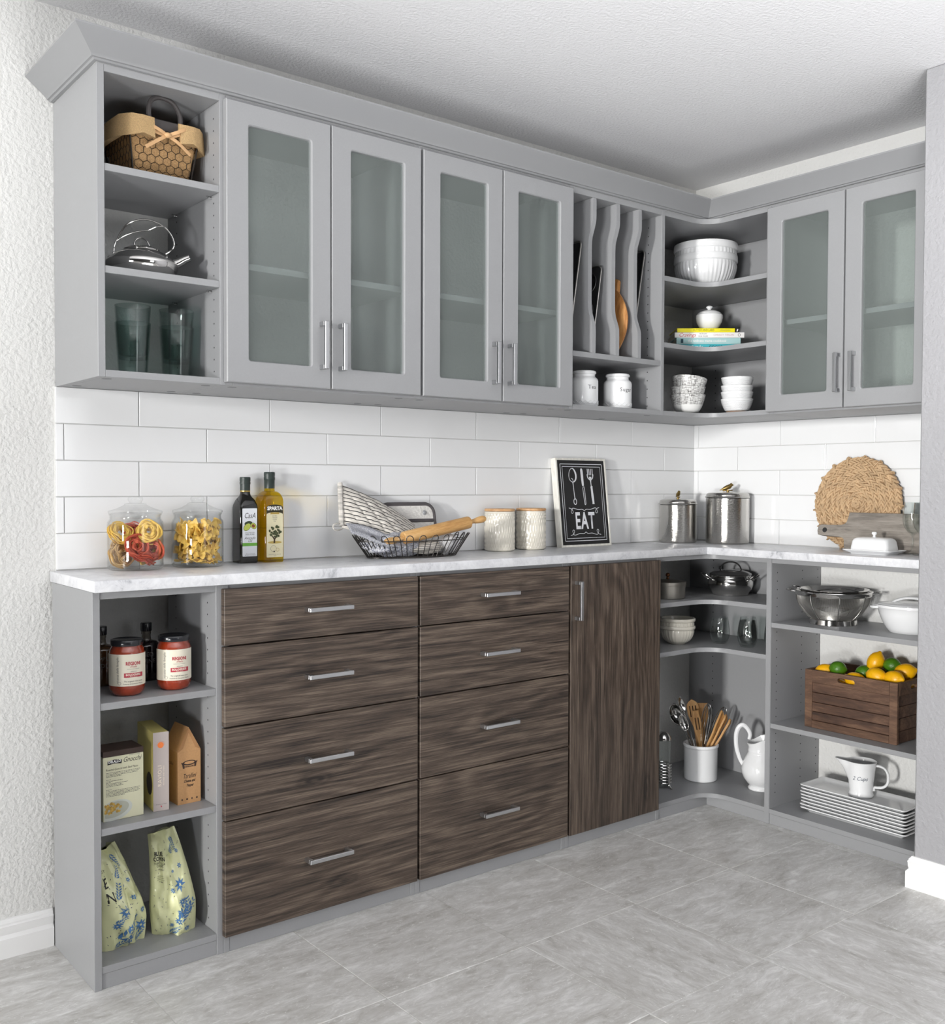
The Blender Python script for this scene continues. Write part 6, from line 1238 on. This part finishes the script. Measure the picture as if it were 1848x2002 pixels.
for v in g.b.verts:
    if v.co.z > 0.150: c = v.co.x; v.co.z += 0.30*max(-0.02, c)*min(1, (v.co.z-0.150)/0.03)-0.012*max(0, -c/0.045)*min(1, (v.co.z-0.15)/0.03)
g.out('pitcher_body', WHITECER, t, smooth=60)
hpts = bez([(-0.0600, 0, 0.082), (-0.073, 0, 0.108), (-0.0835, 0, 0.148), (-0.0845, 0, 0.190), (-0.0755, 0, 0.2170), (-0.0610, 0, 0.2255), (-0.0460, 0, 0.214), (-0.0370, 0, 0.195), (-0.0400, 0, 0.176)], 5); n = len(hpts)
G().tube(hpts, [0.0058+0.0022*math.sin(PI*i/(n-1)) for i in range(n)], 10, flat=0.8, up=(0, 1, 0)).out('handle', WHITECER, t)
# ================================================================ RIGHT BASE SHELVES
CX, CY, CZ = -0.1500, -0.7075, 0.6762
t = thing('colander', 'wire mesh colander on a steel ring foot, under the counter', 'colander', (CX, CY, CZ), facing(CX, CY))
def cpro(q): return 0.066+(0.116-0.066)*math.sin(PI/2*q)**0.85, 0.018+(0.098-0.018)*q
g = G(); nu, nv = 128, 42
V = [[(cpro(j/nv)[0]*math.cos(2*PI*i/nu), cpro(j/nv)[0]*math.sin(2*PI*i/nu), cpro(j/nv)[1]) for i in range(nu)] for j in range(nv+1)]
me = bpy.data.meshes.new('mesh_bowl'); me.from_pydata([p for r in V for p in r], [], [(j*nu+i, j*nu+(i+1) % nu, (j+1)*nu+(i+1) % nu, (j+1)*nu+i) for j in range(nv) for i in range(nu)]); me.materials.append(SATIN)
o = bpy.data.objects.new('mesh_bowl', me); COL.objects.link(o); o.parent = t; o['kind'] = 'stuff'; md = o.modifiers.new('wires', 'WIREFRAME'); md.thickness = 0.0011; md.use_even_offset = False; g.b.free()
G().lathe([(0.060, 0.0), (0.0755, 0), (0.0765, 0.0012), (0.0745, 0.0165), (0.070, 0.0185), (0.066, 0.0185), (0.069, 0.004), (0.060, 0.002)], 56, closed=True).out('ring_foot', STEEL, t, smooth=40)
G().lathe([(0.1155, 0.094), (0.1180, 0.0945), (0.1205, 0.098), (0.1215, 0.106), (0.1245, 0.1085), (0.1240, 0.110), (0.1190, 0.1105), (0.1165, 0.106)], 64, closed=True).out('rim_band', STEEL, t, smooth=50)
for k in range(8): a = 2*PI*(k+0.2)/8; G().tube([((cpro(q)[0]+0.0022)*math.cos(a), (cpro(q)[0]+0.0022)*math.sin(a), cpro(q)[1]-0.003) for q in [i/9 for i in range(10)]]+[(0.121*math.cos(a), 0.121*math.sin(a), 0.1)], 0.0017, 6).out('rib', STEEL, t)
for s in (-1, 1): G().tube(bez([(s*0.1195, -0.028, 0.106), (s*0.134, -0.026, 0.1075), (s*0.1465, -0.012, 0.109), (s*0.1480, 0.0, 0.109), (s*0.1465, 0.012, 0.109), (s*0.134, 0.026, 0.1075), (s*0.1195, 0.028, 0.106)], 4), 0.0024, 8).out('side_handle', STEEL, t)
t = thing('strainer', 'smaller steel strainer bowl nested inside the mesh colander', 'strainer', (CX, CY, CZ+0.0180), facing(CX, CY)+0.1)
G().lathe([(0, 0.022), (0.040, 0.024), (0.070, 0.036), (0.092, 0.060), (0.103, 0.088), (0.1055, 0.0945), (0.1120, 0.0960), (0.1125, 0.0985), (0.1050, 0.0985), (0.1015, 0.092), (0.090, 0.061), (0.068, 0.039), (0.040, 0.0275), (0, 0.0255)], 56).out('steel_bowl', STEEL, t, smooth=50)
G().tube(bez([(-0.104, -0.030, 0.0985), (-0.118, -0.026, 0.101), (-0.128, -0.010, 0.103), (-0.128, 0.010, 0.103), (-0.118, 0.026, 0.101), (-0.104, 0.030, 0.0985)], 4), 0.0024, 8).out('side_handle', STEEL, t)
G().tube(bez([(-0.060, -0.088, 0.0990), (-0.020, -0.072, 0.1035), (0.030, -0.060, 0.1040), (0.070, -0.078, 0.0985)], 6), 0.0024, 8).out('front_handle', STEEL, t)
t = thing('casserole', 'white ceramic casserole with bar-handled lid beside the colander', 'casserole', (-0.1380, -0.9680, CZ), facing(-0.138, -0.968))
G().lathe([(0, 0), (0.058, 0), (0.061, 0.003), (0.0700, 0.016), (0.0800, 0.036), (0.0880, 0.058), (0.0925, 0.076), (0.0950, 0.0785), (0.0950, 0.0860), (0.0930, 0.0865), (0.0895, 0.080), (0.084, 0.060), (0.06, 0.012), (0, 0.010)], 56, sx=1.06, sy=0.96).out('casserole_body', WHITECER, t, smooth=40)
G().lathe([(0.0915, 0.0868), (0.0935, 0.0873), (0.0915, 0.0890), (0.060, 0.0930), (0, 0.0955)], 56, sx=1.06, sy=0.96).out('lid', WHITECER, t, smooth=40)
G().tube(bez([(-0.052, 0, 0.0915), (-0.042, 0, 0.0985), (-0.020, 0, 0.1060), (0, 0, 0.1075), (0.020, 0, 0.1060), (0.042, 0, 0.0985), (0.052, 0, 0.0915)], 5), 0.0048, 10, flat=1.9, up=(0, 1, 0)).out('lid_handle', WHITECER, t)
for s in (-1, 1): G().tube(bez([(s*0.0940, -0.024, 0.0775), (s*0.108, -0.022, 0.0770), (s*0.1140, -0.010, 0.0765), (s*0.1140, 0.010, 0.0765), (s*0.108, 0.022, 0.0770), (s*0.0940, 0.024, 0.0775)], 4), 0.0058, 10, flat=0.8, up=(0, 0, 1)).out('side_handle', WHITECER, t)
# crate of citrus
CR = wood('dark_stained_crate_wood', (50, 34, 26), (84, 60, 46), (120, 92, 72), (9, 1.4, 9), 3.0, 0.6, 0.8)
CRL = wood('dark_stained_crate_rail', (54, 38, 28), (92, 67, 51), (128, 98, 76), (9, 1.4, 9), 2.4, 0.6, 1.4)
x0, x1, yA, yB, z0, z1 = -0.2352, -0.0260, -0.6600, -0.9800, 0.3392, 0.5290
t = thing('wooden_crate', 'dark stained slatted wooden crate full of lemons and limes', 'crate', ((x0+x1)/2, (yA+yB)/2, z0))
def cbox(nm, a, mat=CR, bev=0.0012): return G().box(min(a[0], a[1]), max(a[0], a[1]), min(a[2], a[3]), max(a[2], a[3]), a[4], a[5], bev).out(nm, mat, t, smooth=0, world=True)
PT = 0.026
for y in (yA, yB):
    s = -1 if y == yA else 1
    for x in (x0, x1): sx_ = 1 if x == x0 else -1; cbox('corner_post', (x, x+sx_*0.012, y, y+s*PT, z0, z1), CRL)
def rail(face, za, zb, mat=CRL):
    cbox('rail', (x0, x0+0.012, yA-PT-0.0002, yB+PT+0.0002, za, zb), mat) if face == 'f' else cbox('rail', (x1-0.012, x1, yA-PT-0.0002, yB+PT+0.0002, za, zb), mat)
HC = (z1-0.0205, 0.0075, 0.030)   # hand hole: centre z, half height, half length
def handrail(face):
    if face in 'fb':
        xx = (x0, x0+0.012) if face == 'f' else (x1-0.012, x1); yc = (yA+yB)/2+0.012; ya, yb = yA-PT-0.0002, yB+PT+0.0002
        outer = [(yb, z1-0.040), (ya, z1-0.040), (ya, z1), (yb, z1)]; f3 = lambda a, b, h: (h, a, b); h0, h1 = xx
    else:
        yc = (x0+x1)/2; ya, yb = x1-0.0122, x0+0.0122; yy = (yA-0.012, yA) if face == 'l' else (yB, yB+0.012)
        outer = [(yb, z1-0.040), (ya, z1-0.040), (ya, z1), (yb, z1)]; f3 = lambda a, b, h: (a, h, b); h0, h1 = yy
    hl = HC[2] if face in 'fb' else 0.024
    inner = rrect(yc-hl, yc+hl, HC[0]-HC[1], HC[0]+HC[1], 0.0072, 3); n = len(inner)
    oc = []
    for cx, cz in ((1, 0), (1, 1), (0, 1), (0, 0)): oc += [(max(ya, yb) if cx else min(ya, yb), z1 if cz else z1-0.040)]*4
    g = G()
    L = [[g.v(f3(a, b, h)) for a, b in P] for h, P in ((h0, oc), (h0, inner), (h1, inner), (h1, oc))]; L.append(L[0])
    for A, C in zip(L, L[1:]):
        for k in range(n): g.f((A[k], A[(k+1) % n], C[(k+1) % n], C[k]))
    bmesh.ops.remove_doubles(g.b, verts=g.b.verts[:], dist=1e-6); g.out('hand_rail', CRL, t, smooth=0, world=True)
for f in 'fblr': handrail(f)
for f in 'fb': rail(f, z0, z0+0.024)
def slats(face, zs):
    for za, zb in zip(zs, zs[1:]):
        if face == 'f': cbox('slat', (x0+0.0045, x0+0.0110, yA-PT+0.0045, yB+PT-0.0045, za+0.0008, zb-0.0008))
        elif face == 'b': cbox('slat', (x1-0.0110, x1-0.0045, yA-PT+0.0045, yB+PT-0.0045, za+0.0008, zb-0.0008))
        elif face == 'l': cbox('slat', (x0+0.0125, x1-0.0125, yA-0.0110, yA-0.0035, za+0.0008, zb-0.0008))
        else: cbox('slat', (x0+0.0125, x1-0.0125, yB+0.0035, yB+0.0110, za+0.0008, zb-0.0008))
ZZ = [z0+0.024, z0+0.0530, z0+0.0840, z0+0.1160, z1-0.040]
for f in 'fb': slats(f, ZZ)
for f in 'lr': slats(f, [z0, z0+0.038, z0+0.078, z0+0.115, z1-0.040])
cbox('floor_board', (x0+0.012, x1-0.012, yA-0.013, yB+0.013, z0+0.001, z0+0.009))
LEM = M('lemon_peel', (240, 178, 8), 0.36, vary=0.06, vscale=40, bmp=0.0006, bscale=170); LIM = M('lime_peel', (66, 112, 20), 0.32, vary=0.22, vscale=40, bmp=0.001, bscale=170)
def citrus(label, kind, p, ax_, s=1.0):
    L, R, mat = (0.034, 0.0265, LEM) if kind == 'lemon' else (0.0275, 0.0245, LIM)
    pr = [(0, -L*1.13), (0.0035, -L*1.10), (0.0060, -L*1.0)]+[(R*math.sin(PI*i/12)**0.85, -L*0.95*math.cos(PI*i/12)) for i in range(2, 11)]+[(0.0070, L*0.99), (0.0045, L*1.10), (0, L*1.14)]
    if kind == 'lime': pr = [(0, -L*1.03), (0.004, -L*1.0)]+[(R*math.sin(PI*i/12), -L*0.96*math.cos(PI*i/12)) for i in range(1, 12)]+[(0.004, L*1.0), (0, L*1.05)]
    o = G().lathe([(r*s, z*s) for r, z in pr], 24).out(kind, mat, None, smooth=80); o.location = p; d = Vector(ax_).normalized(); o.rotation_euler = d.to_track_quat('Z', 'Y').to_euler(); return tag(o, label, kind, 'citrus in the wooden crate')
F = z0+0.010
CIT = [('lemon', 'lemon tucked in the far left corner of the crate', (-0.185, -0.703, 0.519), (0.3, -1, 0.1)), ('lime', 'lime at the left front of the crate beside the corner lemon', (-0.190, -0.752, 0.537), (0.3, -1, 0.0)), ('lemon', 'lemon behind the hand hole at the front of the crate', (-0.192, -0.815, 0.508), (0.1, -1, -0.15)),
       ('lime', 'lime low in the middle of the crate behind the front lemon', (-0.140, -0.815, 0.527), (0.6, -1, 0)), ('lemon', 'tallest lemon standing at the back of the crate', (-0.120, -0.843, 0.5640), (0.3, -0.3, 1)), ('lime', 'lime on top of the pile beside the tallest lemon', (-0.110, -0.893, 0.5590), (0.2, -1, 0.2)),
       ('lemon', 'lemon at the front middle with its tip pointing left', (-0.180, -0.880, 0.5310), (0.12, 1, 0.12)), ('lemon', 'lemon at the right front of the crate near the corner post', (-0.178, -0.937, 0.5300), (-0.2, -1, 0.12)), ('lemon', 'lemon at the right back of the crate', (-0.112, -0.938, 0.5450), (0.5, -1, 0.3))]
for kd, lb_, p, a in CIT: citrus(lb_, kd, p, a, 1.0 if kd == 'lemon' else 1.02)
rg = random.Random(4)
FL = [(-0.192, -0.755), (-0.135, -0.745), (-0.120, -0.700), (-0.075, -0.760), (-0.070, -0.830), (-0.085, -0.900), (-0.085, -0.945)]
FLN = ['lemon under the left front lime, inside the crate', 'lemon in the lower layer behind the left front lime', 'lemon at the left end of the crate, under the corner lemon', 'lemon low at the back of the crate, behind the left lime', 'lemon low at the back of the crate, under the tallest lemon', 'lemon low at the back of the crate, under the top lime', 'lemon glimpsed through the hand hole in the right end of the crate']
for i, (a, b_) in enumerate(FL): citrus(FLN[i], 'lemon', (a, b_, 0.478+0.008*(i % 2)), (rg.uniform(-.4, .4), 1, rg.uniform(-.2, .2)))
# stack of rectangular platters, measuring jug
PX0, PX1, PYA, PYB = -0.2360, -0.0960, -0.6450, -1.0120
def plat(label):
    t = thing('platter', label, 'platter', ((PX0+PX1)/2, (PYA+PYB)/2, 0.0507), 0, 'white rectangular platters'); w, l = (PX1-PX0)/2, (PYA-PYB)/2
    def rr(i, z, r): return [(x, y, z) for x, y in rrect(-w+i, w-i, -l+i, l-i, max(0.003, r), 3)]
    G().loft([rr(0.024, 0.0, 0.006), rr(0.021, 0.0, 0.006), rr(0.018, 0.004, 0.007), rr(0.006, 0.0125, 0.008), rr(0.0, 0.0150, 0.009), rr(-0.0004, 0.0165, 0.009), rr(0.0005, 0.0178, 0.009), rr(0.003, 0.0180, 0.008), rr(0.010, 0.0145, 0.008), rr(0.0215, 0.0068, 0.006), rr(0.026, 0.0055, 0.006)]).out('plate', WHITECER, t, smooth=50); return t
a = plat('bottom platter of the stack of eight white rectangular platters')
names = ['second', 'third', 'fourth', 'fifth', 'sixth', 'seventh']
rg = random.Random(8)
for i in range(1, 8): dup(a, (a.location.x+rg.uniform(-0.001, 0.001), a.location.y+rg.uniform(-0.002, 0.002), 0.0507+0.0107*i), rg.uniform(-0.004, 0.004), (names[i-1]+' platter from the bottom of the white rectangular stack') if i < 7 else 'top platter of the white stack, under the measuring jug')
JZ = 0.0507+0.0107*7+0.0060
t = thing('measuring_jug', 'white ceramic measuring jug lettered 2 Cups on the platters', 'jug', (-0.1580, -0.8200, JZ), facing(-0.158, -0.82))
def jm(a, z, r):
    return 1+0.80*max(0, -math.cos(a))**17*max(0, (z-0.052)/0.066)**1.4 if z > 0.052 else 1
jp = [(0, 0), (0.0355, 0), (0.0385, 0.002), (0.0390, 0.007), (0.0370, 0.012), (0.0360, 0.018), (0.0385, 0.050), (0.0420, 0.085), (0.0440, 0.096), (0.0448, 0.099), (0.0450, 0.105), (0.0465, 0.111), (0.0470, 0.1135), (0.0455, 0.1145), (0.0435, 0.112), (0.0420, 0.104), (0.0395, 0.082), (0.0350, 0.048), (0.0325, 0.012), (0, 0.008)]
g = G(); g.lathe(jp, 64, mod=jm)
for v in g.b.verts:
    if v.co.z > 0.095 and v.co.x < -0.04: v.co.z += (-v.co.x-0.04)*0.10
g.out('jug_body', WHITECER, t, smooth=60)
hp = bez([(0.042, 0, 0.1010), (0.056, 0, 0.1005), (0.070, 0, 0.094), (0.079, 0, 0.079), (0.081, 0, 0.060), (0.077, 0, 0.044), (0.066, 0, 0.034), (0.050, 0, 0.031), (0.0395, 0, 0.0300), (0.0380, 0, 0.020)], 5)
G().tube(hp, 0.0046, 10, flat=1.3, up=(0, 1, 0)).out('handle', WHITECER, t)
text('2 Cups', 0.0175, M('slate_blue_ink', (88, 96, 110), 0.5), t, Matrix.Rotation(-0.10, 4, 'Z') @ Matrix.Translation((0, 0, 0.064)), bend=0.0412, shear=0.35, sx=0.95)
